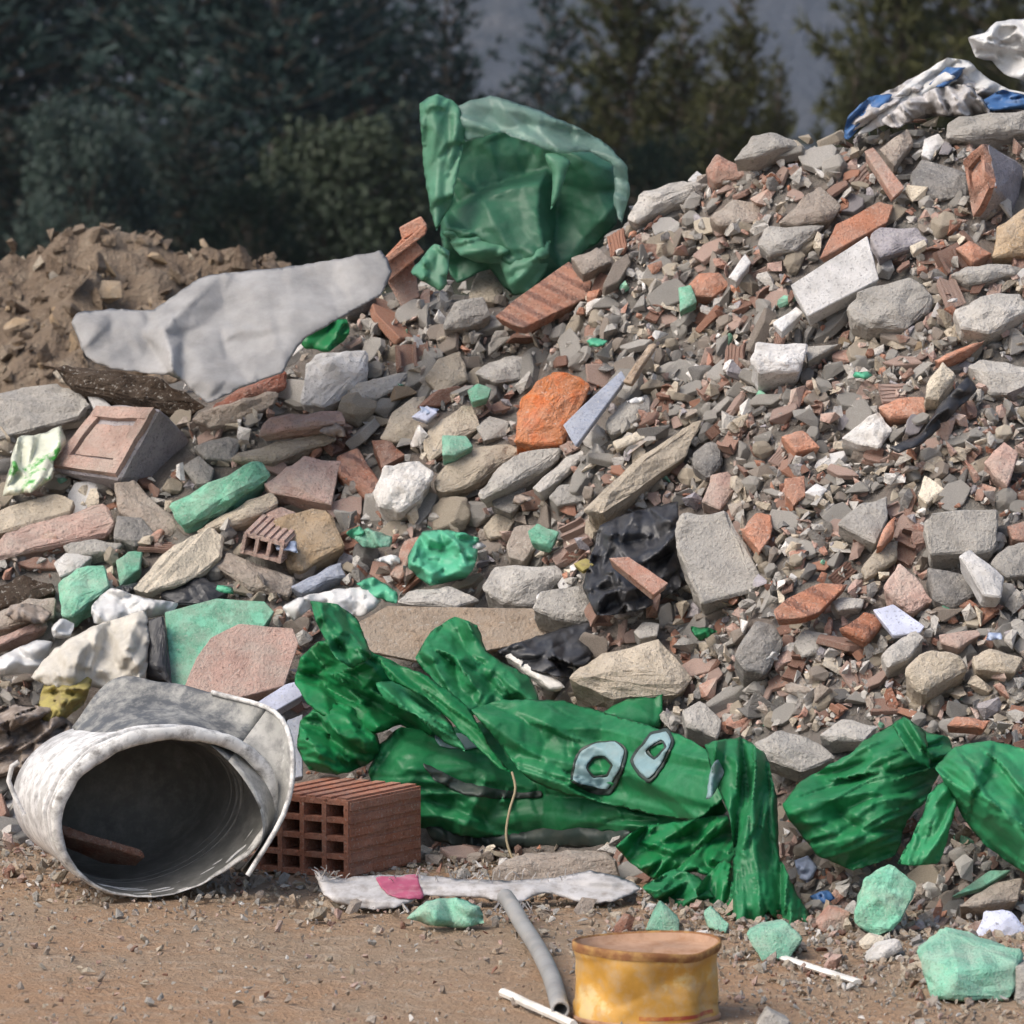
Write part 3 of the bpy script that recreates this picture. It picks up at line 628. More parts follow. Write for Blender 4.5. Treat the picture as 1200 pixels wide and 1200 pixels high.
def film_thing(name, cat, mat, label, poly, near=0.06, ground=False, landmark=True, group=None, **kw):
    cx, cy = centroid(poly)
    vis = kw.pop('vis', None) or poly
    if max(p[0] for p in poly) - min(p[0] for p in poly) < 150:
        kw['g'] = 2.4; kw['crumple'] = tuple((sz, am * 1.7) for sz, am in kw.get('crumple', ())); kw['bulge'] = kw.get('bulge', .03) * .85
    by = max(p[1] for p in poly)
    base = (by, gdepth(cx, by) - near * 0) if ground else slopebase(cx, cy, near)
    f = Film(poly, base, **kw)
    org = at(cx, by if ground else cy, f.shape(cx, by if ground else cy))
    s, full = short_full(label)
    o = link(name, f.mesh(name, org), M[mat], None, org, smooth=True)
    tag(o, full, cat, group)
    POLYS.append((vis, s if landmark else None))
    return o, f, org
C1 = ((38, 0.010), (15, 0.004))
# printed green bag ---------------------------------------------------
gd = gdepth(640, 1000)
bagorg = at(640, 975, gd)
bag = thing('plastic_bag', bagorg, 'large crumpled green plastic bag with pale blue letters lying at the foot of the heap', 'plastic bag', 'green plastic bags')
def bagpart(name, mat, poly, base, parent=bag, org=bagorg, **kw):
    kw['bulge'] = kw.get('bulge', .03) * .75
    kw['crumple'] = tuple((sz * (1.15 if i == 0 else 1), amp * (1.5 if i == 0 else .8)) for i, (sz, amp) in enumerate(kw.get('crumple', ())))
    kw['g'] = 2.5
    fl_ = list(kw.get('folds', ()))
    if fl_: fl_.append((fl_[0][0] + 9, fl_[0][1] * .8, max(9, fl_[0][2] * .45), fl_[0][3] * .22))
    kw['folds'] = tuple((a_, L_, W_, amp * 1.6) for a_, L_, W_, amp in fl_)
    f = Film(poly, base, **kw)
    o = link(name, f.mesh(name, org), M[mat], parent, smooth=True)
    POLYS.append((poly, 'printed green bag' if parent is bag else None))
    return o, f
bagpart('gathered_end', 'deep green film', [(345,800),(352,770),(372,752),(410,745),(440,765),(470,780),(500,805),(520,840),(505,862),(470,850),(440,860),(405,850),(370,835)], (860, gd + 0.02), tilt=0.75, bulge=0.03, R=40, folds=((-35, 110, 34, 0.03),), crumple=((36, 0.02), (15, 0.006)), seed=3)
bagpart('loop', 'green film', [(364,704),(395,708),(418,724),(428,748),(436,770),(412,782),(392,770),(380,748),(370,728)], (770, gd + 0.0), tilt=0.75, bulge=0.025, R=24, folds=((-55, 60, 20, 0.018),), crumple=((20, 0.008),), seed=4)
bagpart('gathered_end', 'deep green film', [(352,845),(380,822),(412,828),(436,850),(448,880),(428,898),(395,908),(362,902),(348,875)], (905, gd + 0.0), tilt=0.55, bulge=0.04, R=32, folds=((-30, 70, 24, 0.022),), crumple=((24, 0.014), (11, 0.005)), seed=6)
bagpart('loop', 'light green film', [(440,800),(470,798),(500,812),(530,850),(545,880),(520,870),(490,840),(455,825)], (860, gd - 0.04), tilt=0.5, bulge=0.012, R=12, folds=((-40, 70, 14, 0.014),), seed=7)
bagpart('painted_underside_shade', 'print and shade dark', [(495,960),(560,972),(700,966),(742,975),(722,992),(640,992),(560,994),(508,985)], (985, gd + 0.0), lean=-1.1, tilt=0.2, bulge=0.012, R=14, crumple=((24, 0.008),), seed=10)  # dark strip standing in for the shade below the bag's body
body, fbody = bagpart('body', 'green film', [(432,905),(445,872),(470,852),(520,855),(570,845),(640,865),(740,885),(830,915),(852,950),(822,978),(700,974),(560,982),(482,968),(447,942)], (975, gd - .02), lean=-1.05, tilt=0.5, bulge=0.075, R=70, folds=((-10, 220, 46, 0.014),), crumple=((50, 0.010), (18, 0.005)), seed=5)
knot, fk = bagpart('upper_fold', 'green film', [(486,772),(505,740),(533,723),(560,733),(572,765),(622,795),(632,825),(560,835),(540,852),(515,805)], (850, gd - 0.01), tilt=0.7, bulge=0.035, R=30, folds=((-50, 90, 28, 0.016),), crumple=((30, 0.012), (12, 0.004)), seed=8)
strap, fs_ = bagpart('rolled_edge', 'deep green film', [(446,772),(500,792),(548,828),(578,880),(598,905),(585,900),(545,862),(500,818),(455,796)], (850, gd - 0.07), tilt=0.5, bulge=0.008, R=10, folds=((-38, 160, 14, 0.004),), seed=9)
flap, ff = bagpart('printed_flap', 'green film', [(553,832),(590,820),(660,821),(760,850),(800,862),(830,880),(852,932),(812,962),(720,945),(645,925),(612,908),(585,872)], (930, gd - 0.15), lean=-1.25, tilt=0.45, bulge=0.02, R=40, folds=((-24, 220, 46, 0.013),), crumple=((60, 0.007), (20, 0.004)), seed=12)
tip, ft = bagpart('pointed_tip', 'green film', [(698,842),(728,822),(776,811),(774,852),(735,850)], (850, gd - 0.03), tilt=0.5, bulge=0.015, R=14, crumple=((20, 0.008),), seed=14)
tgd = gdepth(885, 1092)
tail, ftl = bagpart('hanging_tail', 'green film', [(826,872),(868,864),(898,885),(911,940),(913,1000),(935,1050),(952,1078),(925,1096),(900,1068),(872,1100),(853,1085),(860,1000),(853,950),(838,915)], (1092, tgd + 0.12), tilt=0.75, bulge=0.04, R=30, folds=((84, 160, 20, 0.020),), crumple=((35, 0.010), (14, 0.004)), seed=17)
lgd = gdepth(800, 1070)
bagpart('lower_folds', 'deep green film', [(722,992),(752,968),(800,962),(852,955),(862,1000),(848,1030),(812,1022),(780,1040),(748,1018)], (1050, lgd + 0.16), tilt=0.7, bulge=0.03, R=30, folds=((40, 90, 26, 0.026),), crumple=((26, 0.014), (12, 0.005)), seed=19)
bagpart('lower_folds', 'green film', [(752,1040),(790,1018),(822,1030),(838,1052),(812,1068),(778,1060)], (1068, lgd + 0.08), tilt=0.6, bulge=0.02, R=18, folds=((15, 60, 18, 0.016),), crumple=((18, 0.008),), seed=20)
bagpart('lower_folds', 'deep green film', [(815,1040),(850,1005),(868,1030),(870,1075),(850,1082),(825,1068)], (1080, lgd + 0.04), tilt=0.6, bulge=0.02, R=18, folds=((70, 60, 18, 0.016),), crumple=((18, 0.008),), seed=21)
t = lambda *p: Z(400, 800, p)
O_out = t((803,346),(826,252),(878,212),(962,204),(1008,240),(986,320),(944,396),(874,386))
O_in = t((812,340),(836,254),(882,218),(958,208),(994,240),(974,308),(936,374),(882,366))
O_hole = t((868,300),(886,270),(924,268),(946,290),(930,322),(894,328))
ff.decal('letter_outline', O_out, bagorg, 'print and shade dark', flap, off=0.005, hole=O_hole)
ff.decal('letter', O_in, bagorg, 'letter blue', flap, off=0.0085, hole=t((860,300),(880,262),(926,260),(954,288),(936,330),(890,336)))
ff.decal('letter_outline', t((1016,272),(1086,174),(1144,162),(1172,208),(1110,330),(1072,352)), bagorg, 'print and shade dark', flap, off=0.005, hole=t((1082,236),(1126,210),(1132,228),(1098,262)))
ff.decal('letter', t((1028,270),(1090,184),(1140,174),(1160,208),(1102,318),(1074,338)), bagorg, 'letter blue', flap, off=0.0085, hole=t((1070,240),(1122,200),(1142,226),(1098,272)))
ftl.decal('letter', [(834,898),(842,890),(848,905),(838,930),(828,935)], bagorg, 'letter blue', tail, off=0.004)
fbody.decal('printed_band', t((285,285),(330,300),(420,345),(520,370),(640,385),(700,380),(700,405),(560,408),(430,392),(330,345)), bagorg, 'print and shade dark', body, off=0.004)
fbody.decal('pale_patch', t((330,185),(430,175),(500,215),(440,235),(345,222)), bagorg, 'letter blue', body, off=0.004)
# right bags
gr = hit(1010, 1020) - 0.10
brorg = at(1010, 1018, gr)
bag2 = thing('plastic_bag', brorg, 'green plastic bag with fanned folds and a twisted tail right of the printed bag', 'plastic bag', 'green plastic bags')
bagpart('body', 'green film', [(917,942),(940,915),(1000,880),(1012,868),(1045,850),(1060,839),(1086,858),(1112,864),(1117,890),(1100,908),(1085,938),(1062,962),(1050,1002),(1000,1020),(958,1002),(925,962)], (1018, gr + 0.02), bag2, brorg, tilt=0.55, bulge=0.07, R=45, folds=((16, 150, 24, 0.016),), crumple=((40, 0.010), (15, 0.003)), seed=23)
bagpart('twisted_tail', 'light green film', [(1052,1012),(1078,962),(1088,930),(1112,912),(1120,945),(1102,1010),(1076,1014)], (1012, gr - 0.09), bag2, brorg, tilt=0.5, bulge=0.03, R=18, folds=((65, 90, 14, 0.012),), crumple=((20, 0.008),), seed=26)
bagpart('upper_flap', 'green film', [(1046,852),(1060,840),(1086,860),(1090,900),(1070,890)], (900, gr - 0.01), bag2, brorg, tilt=0.6, bulge=0.015, R=14, folds=((-60, 60, 14, 0.008),), seed=27)
gc = hit(1160, 1015) - 0.12
bcorg = at(1170, 1010, gc)
bag3 = thing('plastic_bag', bcorg, 'lighter green plastic bag at the right edge beside the fanned green bag', 'plastic bag', 'green plastic bags')
bagpart('body', 'light green film', [(1096,900),(1118,876),(1160,868),(1210,880),(1270,890),(1270,1020),(1200,1022),(1152,988),(1125,952),(1113,928)], (1015, gc - 0.02), bag3, bcorg, tilt=0.6, bulge=0.08, R=55, folds=((-45, 140, 28, 0.018),), crumple=((40, 0.012), (14, 0.004)), seed=29)
# green sheet on the ridge -------------------------------------------
sd = (hit(610, 335) or 8.0) + 0.03
sorg = at(610, 340, sd)
sheet = thing('plastic_sheet', sorg, 'big translucent green plastic sheet standing crumpled on the ridge before the trees', 'plastic sheet')
def shpart(name, mat, poly, base, **kw):
    f = Film(poly, base, **kw); POLYS.append((poly, 'standing green sheet'))
    return link(name, f.mesh(name, sorg), M[mat], sheet, smooth=True)
shpart('body', 'sheet green', [(512,165),(538,140),(600,150),(650,172),(700,180),(722,190),(728,230),(722,262),(700,285),(655,318),(640,340),(600,346),(575,316),(560,320),(535,332),(518,300),(516,250)], (340, sd), tilt=0.25, bulge=0.03, R=40, crumple=((40, 0.009), (17, 0.003)), seed=33,
       ctrl=[(560,172,-.03),(600,160,-.02),(640,196,-.05),(600,208,-.06),(555,222,-.03),(530,200,-.03),(522,248,-.02),(560,237,.03),(600,220,.035),(632,213,.03),(580,260,.05),(628,250,.055),(638,286,.06),(560,272,.04),(524,266,.05),(552,300,-.03),(536,312,-.03),(600,312,.05),(622,330,.03),
             (650,214,-.05),(653,250,-.06),(650,286,-.03),(680,184,.035),(714,200,.03),(700,226,.0),(711,250,.03),(672,262,-.03),(682,282,.0)])
shpart('side_fold', 'sheet pale green', [(492,122),(512,110),(537,122),(545,150),(538,200),(528,240),(512,270),(505,250),(496,190)], (300, sd - 0.07), tilt=0.2, bulge=0.02, R=18, folds=((80, 120, 18, 0.014),), crumple=((26, 0.008),), seed=35)
shpart('upper_film', 'clear green film', [(536,124),(575,112),(620,125),(680,150),(715,172),(735,196),(738,226),(728,262),(720,240),(718,195),(690,178),(655,180),(620,168),(585,155),(545,165)], (200, sd - 0.06), tilt=0.4, bulge=0.008, R=14, folds=((-20, 120, 20, 0.012),), crumple=((30, 0.010),), seed=37)
shpart('lower_hem', 'sheet pale green', [(518,272),(545,268),(600,285),(645,282),(640,318),(622,343),(600,344),(585,310),(560,308),(540,300)], (340, sd - 0.06), tilt=0.3, bulge=0.025, R=20, folds=((15, 90, 20, 0.014),), crumple=((25, 0.008),), seed=39)
shpart('corner_flap', 'sheet pale green', [(637,180),(660,182),(668,190),(655,230),(645,245),(648,205)], (240, sd - 0.085), tilt=0.2, bulge=0.012, R=10, seed=41)
# felt sheet ------------------------------------------------------------
fd = hit(250, 470) or 8
o, f, org = film_thing('felt_sheet', 'sheet', 'felt sheet', 'dusty pale grey felt sheet| draped over rubble in front of the soil mound',
    [(84,378),(92,366),(130,362),(180,362),(232,326),(260,320),(340,312),(400,303),(447,294),(460,318),(446,346),(400,372),(356,398),(342,418),(332,436),(290,452),(243,472),(215,448),(197,440),(130,432),(100,418)],
    vis=[(84,378),(92,366),(130,362),(180,362),(232,326),(260,320),(340,312),(400,303),(447,294),(450,318),(400,336),(352,350),(344,390),(332,430),(290,450),(243,470),(197,440),(130,432),(100,418)],
    near=0.08, tilt=1.05, bulge=0.006, R=12, folds=((12, 160, 60, 0.006),), crumple=((60, 0.008), (26, 0.003)), seed=43, ctrl=[(112,380,.012),(128,398,-.008),(165,392,-.012),(192,385,.030),(200,412,.042),(203,438,.040),(234,345,.020),(214,398,-.010),(262,360,-.012),(300,372,.022),(345,362,.024),(262,402,-.008),(330,392,.012),(250,445,.018),(300,345,.010),(380,335,-.006)])
# other films -----------------------------------------------------------
t = lambda *p: Z(400, 400, p)
film_thing('plastic_film', 'plastic film', 'black film', 'black plastic film| heaped in the middle of the slope', t((880,745),(910,650),(1000,608),(1185,565),(1180,700),(1195,860),(1060,945),(900,965),(850,860)), near=0.08, bulge=0.03, R=25, folds=((30, 90, 26, 0.016),), crumple=((30, 0.018), (12, 0.006)), seed=47)
film_thing('plastic_film', 'plastic film', 'black film', 'low black plastic film| beside the white plastic rod behind the printed bag', t((550,1085),(740,1020),(880,985),(890,1100),(800,1185),(640,1150)), near=0.08, bulge=0.02, R=20, crumple=((26, 0.016), (12, 0.005)), seed=49)
film_thing('plastic_film', 'plastic film', 'black film', 'black plastic strip| running up the right slope', Z(800, 400, ((725,375),(840,325),(900,228),(1000,125),(1035,170),(945,262),(850,355),(760,395))), near=0.06, bulge=0.012, R=10, crumple=((20, 0.010),), seed=51)
film_thing('plastic_film', 'plastic film', 'mint film', 'mint crumpled film| in a ball left of centre on the slope', t((233,752),(290,668),(370,662),(482,690),(472,792),(440,832),(310,858),(238,802)), near=0.08, bulge=0.04, R=22, crumple=((20, 0.016), (9, 0.005)), seed=53)
film_thing('plastic_film', 'plastic film', 'mint film', 'small mint film strip| below the mint crumpled film', t((55,850),(110,828),(195,880),(195,925),(90,885)), near=0.07, bulge=0.012, R=9, crumple=((14, 0.008),), seed=55)
film_thing('plastic_film', 'plastic film', 'pale mint', 'faded mint film scrap| left of the mint crumpled film', t((40,690),(90,655),(180,690),(170,725),(80,725)), near=0.05, bulge=0.012, R=9, crumple=((14, 0.008),), seed=57)
film_thing('plastic_bag', 'plastic bag', 'white film', 'white crumpled bag| above the gathered end of the printed bag', [(330,712),(350,700),(400,690),(433,688),(447,705),(428,722),(400,722),(372,708),(345,728)], near=0.08, bulge=0.025, R=14, crumple=((20, 0.010), (9, 0.004)), seed=59)
t = lambda *p: Z(0, 400, p)
film_thing('plastic_bag', 'plastic bag', 'white film', 'white crumpled bag| right of the mint green foam chunk', t((320,930),(390,868),(500,900),(625,920),(600,960),(480,975),(400,995),(330,990)), near=0.08, bulge=0.03, R=20, crumple=((24, 0.014), (10, 0.005)), seed=61)
film_thing('sack', 'sack', 'cream cloth', 'stained cream white sack| beside the large mint green foam board', t((110,1180),(190,1080),(330,1000),(510,945),(525,1060),(510,1200),(430,1230),(300,1215),(200,1220)), near=0.10, bulge=0.05, R=35, folds=((50, 110, 36, 0.02),), crumple=((34, 0.014), (12, 0.004)), seed=63)
film_thing('plastic_bag', 'plastic bag', 'white film', 'small white bag| at the left edge below the thin pinkish tile strip', t((-30,1120),(130,1048),(185,1060),(140,1160),(20,1175),(-30,1170)), near=0.08, bulge=0.03, R=18, crumple=((22, 0.012),), seed=65)
film_thing('plastic_bag', 'plastic bag', 'white film', 'little white knotted bag| left of the stained cream white sack', t((180,1010),(210,975),(260,990),(250,1040),(190,1045)), near=0.09, bulge=0.02, R=10, crumple=((14, 0.010),), seed=66)
film_thing('wrapper', 'wrapper', 'wrapper', 'crumpled green and yellow wrapper| at the left edge below the grey slab', t((10,540),(60,340),(130,328),(215,298),(235,350),(190,425),(185,480),(110,530)), near=0.06, bulge=0.02, R=14, folds=((70, 80, 14, 0.012),), crumple=((16, 0.008),), seed=67)
film_thing('netting', 'netting', 'yellow scrap', 'tangled yellow scrap| above the left rim of the bucket', [(40,838),(52,802),(84,779),(108,797),(98,826),(78,842),(50,850)], near=0.10, bulge=0.02, R=12, crumple=((14, 0.016), (7, 0.006)), seed=69)
film_thing('cloth', 'cloth', 'brown cloth', 'brown stained cloth heap| at the left edge behind the bucket', [(-20,835),(20,825),(60,830),(88,850),(80,880),(40,905),(-20,912)], near=0.10, bulge=0.04, R=20, folds=((25, 70, 12, 0.035),), crumple=((18, 0.012),), seed=71)
film_thing('plastic_film', 'plastic film', 'deep green film', 'dark green rag| under the right end of the felt sheet', [(350,398),(375,373),(406,374),(410,392),(386,412),(358,408)], near=0.06, bulge=0.015, R=9, folds=((20, 30, 12, 0.012),), seed=73)
film_thing('plastic_film', 'plastic film', 'sheet pale green', 'pale green rag| left of the standing green sheet foot', Z(400, 0, ((245,955),(325,858),(380,880),(372,1000),(345,1025))), near=0.10, bulge=0.012, R=9, tilt=0.5, crumple=((18, 0.010),), seed=75)
# ridge sacks
t = lambda *p: Z(800, 0, p)
so = at(1100, 140, (hit(1100, 146) or 8.5) + .06)
sdp = (so - CAM).dot(FWD)
sackh = thing('sack', so, 'tangled heap of dirty white sacking and blue film on the ridge at upper right', 'sack', 'sacks on the heap')
def sackpart(name, mat, poly, near, **kw):
    f = Film(poly, (150, sdp - near), tilt=.45, **kw); POLYS.append((poly, 'tangled sack heap'))
    return link(name, f.mesh(name, so), M[mat], sackh, smooth=True)
sackpart('sacking', 'sack weave', t((575,475),(600,410),(660,350),(800,280),(930,215),(1010,228),(1050,275),(1130,315),(1240,350),(1240,395),(1080,400),(990,410),(880,410),(780,440),(720,410),(620,450)), 0, bulge=.05, R=28, folds=((25, 120, 30, 0.03),), crumple=((24, 0.03), (10, 0.012)), seed=77, g=2.5)
sackpart('blue_film', 'blue film', [(988,162),(994,136),(1018,114),(1046,110),(1034,128),(1012,145),(994,164)], .05, bulge=.012, R=10, folds=((40, 50, 12, .014),), seed=78, g=2.5)
sackpart('white_film', 'white film', [(1000,160),(1038,127),(1070,106),(1108,84),(1122,94),(1082,118),(1046,142),(1012,157)], .055, bulge=.012, R=10, folds=((35, 80, 12, .016),), crumple=((14, .008),), seed=79, g=2.5)
sackpart('crumpled_fold', 'sack weave', [(1032,142),(1058,120),(1096,103),(1132,98),(1150,114),(1160,132),(1124,136),(1084,134),(1052,150)], .08, bulge=.02, R=16, folds=((-50, 40, 14, .03),), crumple=((13, .02),), seed=80, g=2.5)
sackpart('white_film', 'white film', [(1048,113),(1072,92),(1110,68),(1136,72),(1152,88),(1182,104),(1220,112),(1220,124),(1156,112),(1124,92),(1092,96),(1070,112)], .045, bulge=.014, R=10, folds=((28, 70, 14, .022),), crumple=((14, .012),), seed=81, g=2.5)
sackpart('blue_film', 'blue film', [(1088,100),(1110,79),(1132,79),(1122,92),(1106,102)], .075, bulge=.008, R=8, folds=((35, 40, 9, .012),), seed=82, g=2.5)
sackpart('blue_film', 'blue film', [(1152,118),(1174,105),(1222,115),(1222,128),(1182,129),(1160,130)], .085, bulge=.008, R=8, folds=((10, 50, 10, .016),), seed=83, g=2.5)
film_thing('plastic_bag', 'plastic bag', 'white film', 'clean white plastic bag| on the ridge in the upper right corner', t((1003,130),(1060,115),(1100,78),(1160,68),(1260,70),(1260,300),(1130,262),(1090,215),(1030,202)), near=-0.08, tilt=0.3, bulge=0.04, R=30, folds=((-30, 90, 30, 0.03),), crumple=((26, 0.024), (11, 0.008)), seed=79, g=2.5)
# small blue scraps by the green bag tail
t = lambda *p: Z(800, 800, p)
film_thing('scrap', 'scrap', 'pale blue film', 'pale blue film scrap| under the fanned green bag', t((395,625),(440,608),(475,650),(445,705),(410,690)), near=0.03, bulge=0.01, R=8, crumple=((12, 0.008),), seed=81)
film_thing('scrap', 'scrap', 'blue film', 'bright blue scrap| left of the upright mint foam slab', t((445,752),(510,728),(535,760),(480,792)), near=0.05, bulge=0.008, R=8, crumple=((12, 0.006),), seed=83)
# fringed sack strip on the ground
gs = gdepth(560, 1070)
strip_poly = [(368,1020),(392,1030),(430,1026),(490,1025),(540,1030),(600,1032),(650,1028),(690,1020),(735,1030),(752,1042),(722,1055),(690,1060),(640,1046),(600,1060),(560,1052),(500,1050),(470,1062),(440,1066),(395,1058),(378,1048)]
o, f, org = film_thing('woven_sack', 'sack', 'sack weave', 'flattened white woven sack with a pink patch| frayed on the dirt before the hollow brick', strip_poly, ground=True, tilt=1.6, bulge=0.006, R=8, folds=((0, 90, 14, 0.006),), crumple=((22, 0.003),), seed=85)
f.decal('pink_patch', [(441,1028),(455,1027),(470,1026.5),(489,1026),(493,1040),(496,1053),(480,1054),(466,1052),(452,1047),(445,1037)], org, 'pink print', o, off=0.003)
def tube_bm(bm, pts, r, seg=6, taper=None):
    rings = []
    for i, p in enumerate(pts):
        d = (pts[min(i + 1, len(pts) - 1)] - pts[max(i - 1, 0)]).normalized()
        a = d.orthogonal().normalized() if i == 0 else (a - d * a.dot(d)).normalized()
        b = d.cross(a)
        rad = r if taper is None else r * (1 - taper * i / (len(pts) - 1))
        rings.append([bm.verts.new(p + (a * math.cos(2 * math.pi * j / seg) + b * math.sin(2 * math.pi * j / seg)) * rad) for j in range(seg)])
    for q, w in zip(rings, rings[1:]):
        for j in range(seg): bm.faces.new((q[j], q[(j + 1) % seg], w[(j + 1) % seg], w[j]))
    return rings
bm = bmesh.new()
for cxp, cyp, n_, dirs in ((600, 1060, 46, (40, 140)), (385, 1028, 26, (200, 330)), (560, 1030, 40, (230, 310))):
    for i in range(n_):
        x = cxp + R.gauss(0, 9 if cxp != 560 else 40); y = cyp + R.uniform(-4, 4)
        a = math.radians(R.uniform(*dirs)); L = R.uniform(8, 26 if cxp == 600 else 16)
        d = f.shape(x, y) - 0.012
        pts = [at(x + math.cos(a) * L * s_ + R.uniform(-1.5, 1.5) * s_, y + math.sin(a) * L * s_ + 3 * s_ * s_, d - 0.01 * s_) - org for s_ in (0, .33, .66, 1)]
        tube_bm(bm, pts, 0.0008, 3)
link('frayed_fringe', to_mesh(bm, 'frayed_fringe'), M['sack weave'], o)
film_thing('plastic_film', 'plastic film', 'pale mint', 'pale green crumpled film| on the dirt below the woven sack', [(476,1076),(500,1056),(535,1052),(562,1062),(568,1082),(540,1088),(505,1084)], ground=True, tilt=0.8, bulge=0.02, R=12, crumple=((18, 0.010),), seed=87)
# ------------------------------------------------------------------ special built things
def prism(name, quad, thick, mat, parent, org, d):
    pass
# broken hollow block on the left slope
t = lambda *p: Z(0, 400, p)
bd0 = hit(130, 530) - 0.05
bp = Z(0, 400, ((350,232),(560,238),(420,485),(178,452),(695,372),(592,488)))
def block_thing(label, quadL, quadR, d0, rec, matL, matR, depths, cat='hollow block', bottom=None):
    """a squared block seen on an edge: left face, right face, with a recessed panel"""
    org = at(*centroid(quadL), d0)
    ths = thing('hollow_block', org, short_full(label)[1], cat)
    A, B, C, D = quadL; E, F_ = quadR
    dA, dB, dC, dD, dE, dF = depths
    P = [at(A[0], A[1], d0 + dA), at(B[0], B[1], d0 + dB), at(C[0], C[1], d0 + dC), at(D[0], D[1], d0 + dD), at(E[0], E[1], d0 + dE), at(F_[0], F_[1], d0 + dF)]
    back = [P[0] + Vector((0.02, 0.10, 0.0)), P[3] + Vector((0.03, 0.12, -0.02)), P[2] + Vector((0.0, 0.06, -0.03)), P[5] + Vector((0, 0.05, -0.02)), P[4] + Vector((-0.01, 0.05, 0))]
    bm = rough_hull([p - org for p in P + back], bev=0.004, cuts=3, amp=0.0022, freq=30, seed=4)
    link('block_body', to_mesh(bm, 'block_body'), M[matR], ths)
    # brick facing: raised frame strips on the left face
    def lf(u, v, off):
        p = P[0].lerp(P[1], u).lerp(P[3].lerp(P[2], u), v)
        n = (P[1] - P[0]).cross(P[3] - P[0]).normalized()
        if n.dot(CAM - p) < 0: n = -n
        return p + n * off
    bm = bmesh.new()
    for (u0, u1, v0, v1) in ((0.03, .97, .03, .2), (.03, .97, .8, .97), (.03, .17, .2, .8), (.83, .97, .2, .8), (.2, .8, .28, .75)):
        o_ = 0.011 if (u0, v0) != (.2, .28) else 0.006
        vs = [bm.verts.new(lf(u, v, q) - org) for q in (-0.004, o_) for (u, v) in ((u0, v0), (u1, v0), (u1, v1), (u0, v1))]
        for i, fc in enumerate(((4, 5, 6, 7), (0, 1, 5, 4), (1, 2, 6, 5), (2, 3, 7, 6), (3, 0, 4, 7))): bm.faces.new([vs[j] for j in fc])
    bmesh.ops.subdivide_edges(bm, edges=bm.edges, cuts=3, use_grid_fill=True)
    for v in bm.verts: v.co += Vector((noise.noise(v.co * 40), noise.noise(v.co * 40 + Vector((9, 0, 0))), noise.noise(v.co * 40 + Vector((0, 9, 0))))) * 0.003
    link('brick_face', to_mesh(bm, 'brick_face'), M[matL], ths)
    return ths
block_thing('broken hollow block| with dusty pink face and grey side on the left slope', [bp[0], bp[1], bp[2], bp[3]], [bp[4], bp[5]], bd0, True, 'pinkish', 'lilac grey', (0.06, -0.02, -0.06, 0.02, 0.10, 0.06))
POLYS.append(([bp[0], bp[1], bp[4], bp[5], bp[2], bp[3]], 'broken hollow block'))
bp = Z(800, 0, ((1040,555),(1070,498),(1100,662),(1040,772),(1002,700),(1130,508),(1210,640),(1195,728),(1130,745)))
td0 = hit(1160, 215) - 0.06
block_thing('tall brick block| upright at the right edge of the ridge', [bp[4][:1] + (190,) , bp[1], bp[2], (bp[3][0], bp[3][1])], [(1200, 195), (1190, 248)], td0, True, 'ribbed brick', 'lilac grey', (0.03, -0.02, -0.05, 0.0, 0.09, 0.05))
POLYS.append(([(1133,235),(1143,190),(1157,166),(1200,195),(1200,245),(1147,258)], 'tall brick block'))
# box in an arbitrary frame
def box_into(bm, o, ex, ey, ez, lo, hi):
    vs = [bm.verts.new(o + ex * x + ey * y + ez * z) for x in (lo[0], hi[0]) for y in (lo[1], hi[1]) for z in (lo[2], hi[2])]
    for fc in ((0, 1, 3, 2), (4, 6, 7, 5), (0, 4, 5, 1), (2, 3, 7, 6), (0, 2, 6, 4), (1, 5, 7, 3)): bm.faces.new([vs[i] for i in fc])
def hollow_brick(name, label, org, yaw, W, H, L, nx, nz, mat, roll=0.0, pitch=0.0, group=None, wall=0.008):
    th_ = thing(name, org, label, 'hollow brick', group)
    rot = Matrix.Rotation(yaw, 3, 'Z') @ Matrix.Rotation(pitch, 3, 'X') @ Matrix.Rotation(roll, 3, 'Y')
    ex, ey, ez = (rot @ Vector(v) for v in ((1, 0, 0), (0, 1, 0), (0, 0, 1)))
    o = Vector((0, 0, 0))
    bm = bmesh.new()
    for i in range(nx + 1):
        x = i * (W - wall) / nx
        box_into(bm, o, ex, ey, ez, (x, 0.0 if i in (0, nx) else 0.001, 0.0), (x + wall, L, H))
    for i in range(nz + 1):
        z = i * (H - wall) / nz
        for j in range(nx):
            x0 = j * (W - wall) / nx + wall; x1 = (j + 1) * (W - wall) / nx
            box_into(bm, o, ex, ey, ez, (x0, 0.002, z), (x1, L - 0.002, z + wall))
    box_into(bm, o, ex, ey, ez, (wall, L * 0.6, wall), (W - wall, L * 0.6 + 0.004, H - wall))
    link('brick_shell', to_mesh(bm, 'brick_shell'), M[mat], th_)
    # keyed grooves: raised ribs along the top and the long side
    bm = bmesh.new()
    n = 6
    for i in range(n):
        x = (i + 0.2) * W / n
        box_into(bm, o, ex, ey, ez, (x, 0.004, H - 0.001), (x + W / n * 0.6, L - 0.004, H + 0.0035))
    for i in range(n):
        z = (i + 0.2) * H / n
        box_into(bm, o, ex, ey, ez, (W - 0.001, 0.004, z), (W + 0.0025, L - 0.004, z + H / n * 0.6))
    link('keyed_ribs', to_mesh(bm, 'keyed_ribs'), M[mat], th_)
    return th_
hb = gdepth(395, 1030)
hk = k_at(hb)
corner = at(408, 1030, hb)
yaw = math.radians(-38)
Wb = 112 * hk / math.cos(yaw) * 0.99
rotz = Matrix.Rotation(yaw, 3, 'Z')
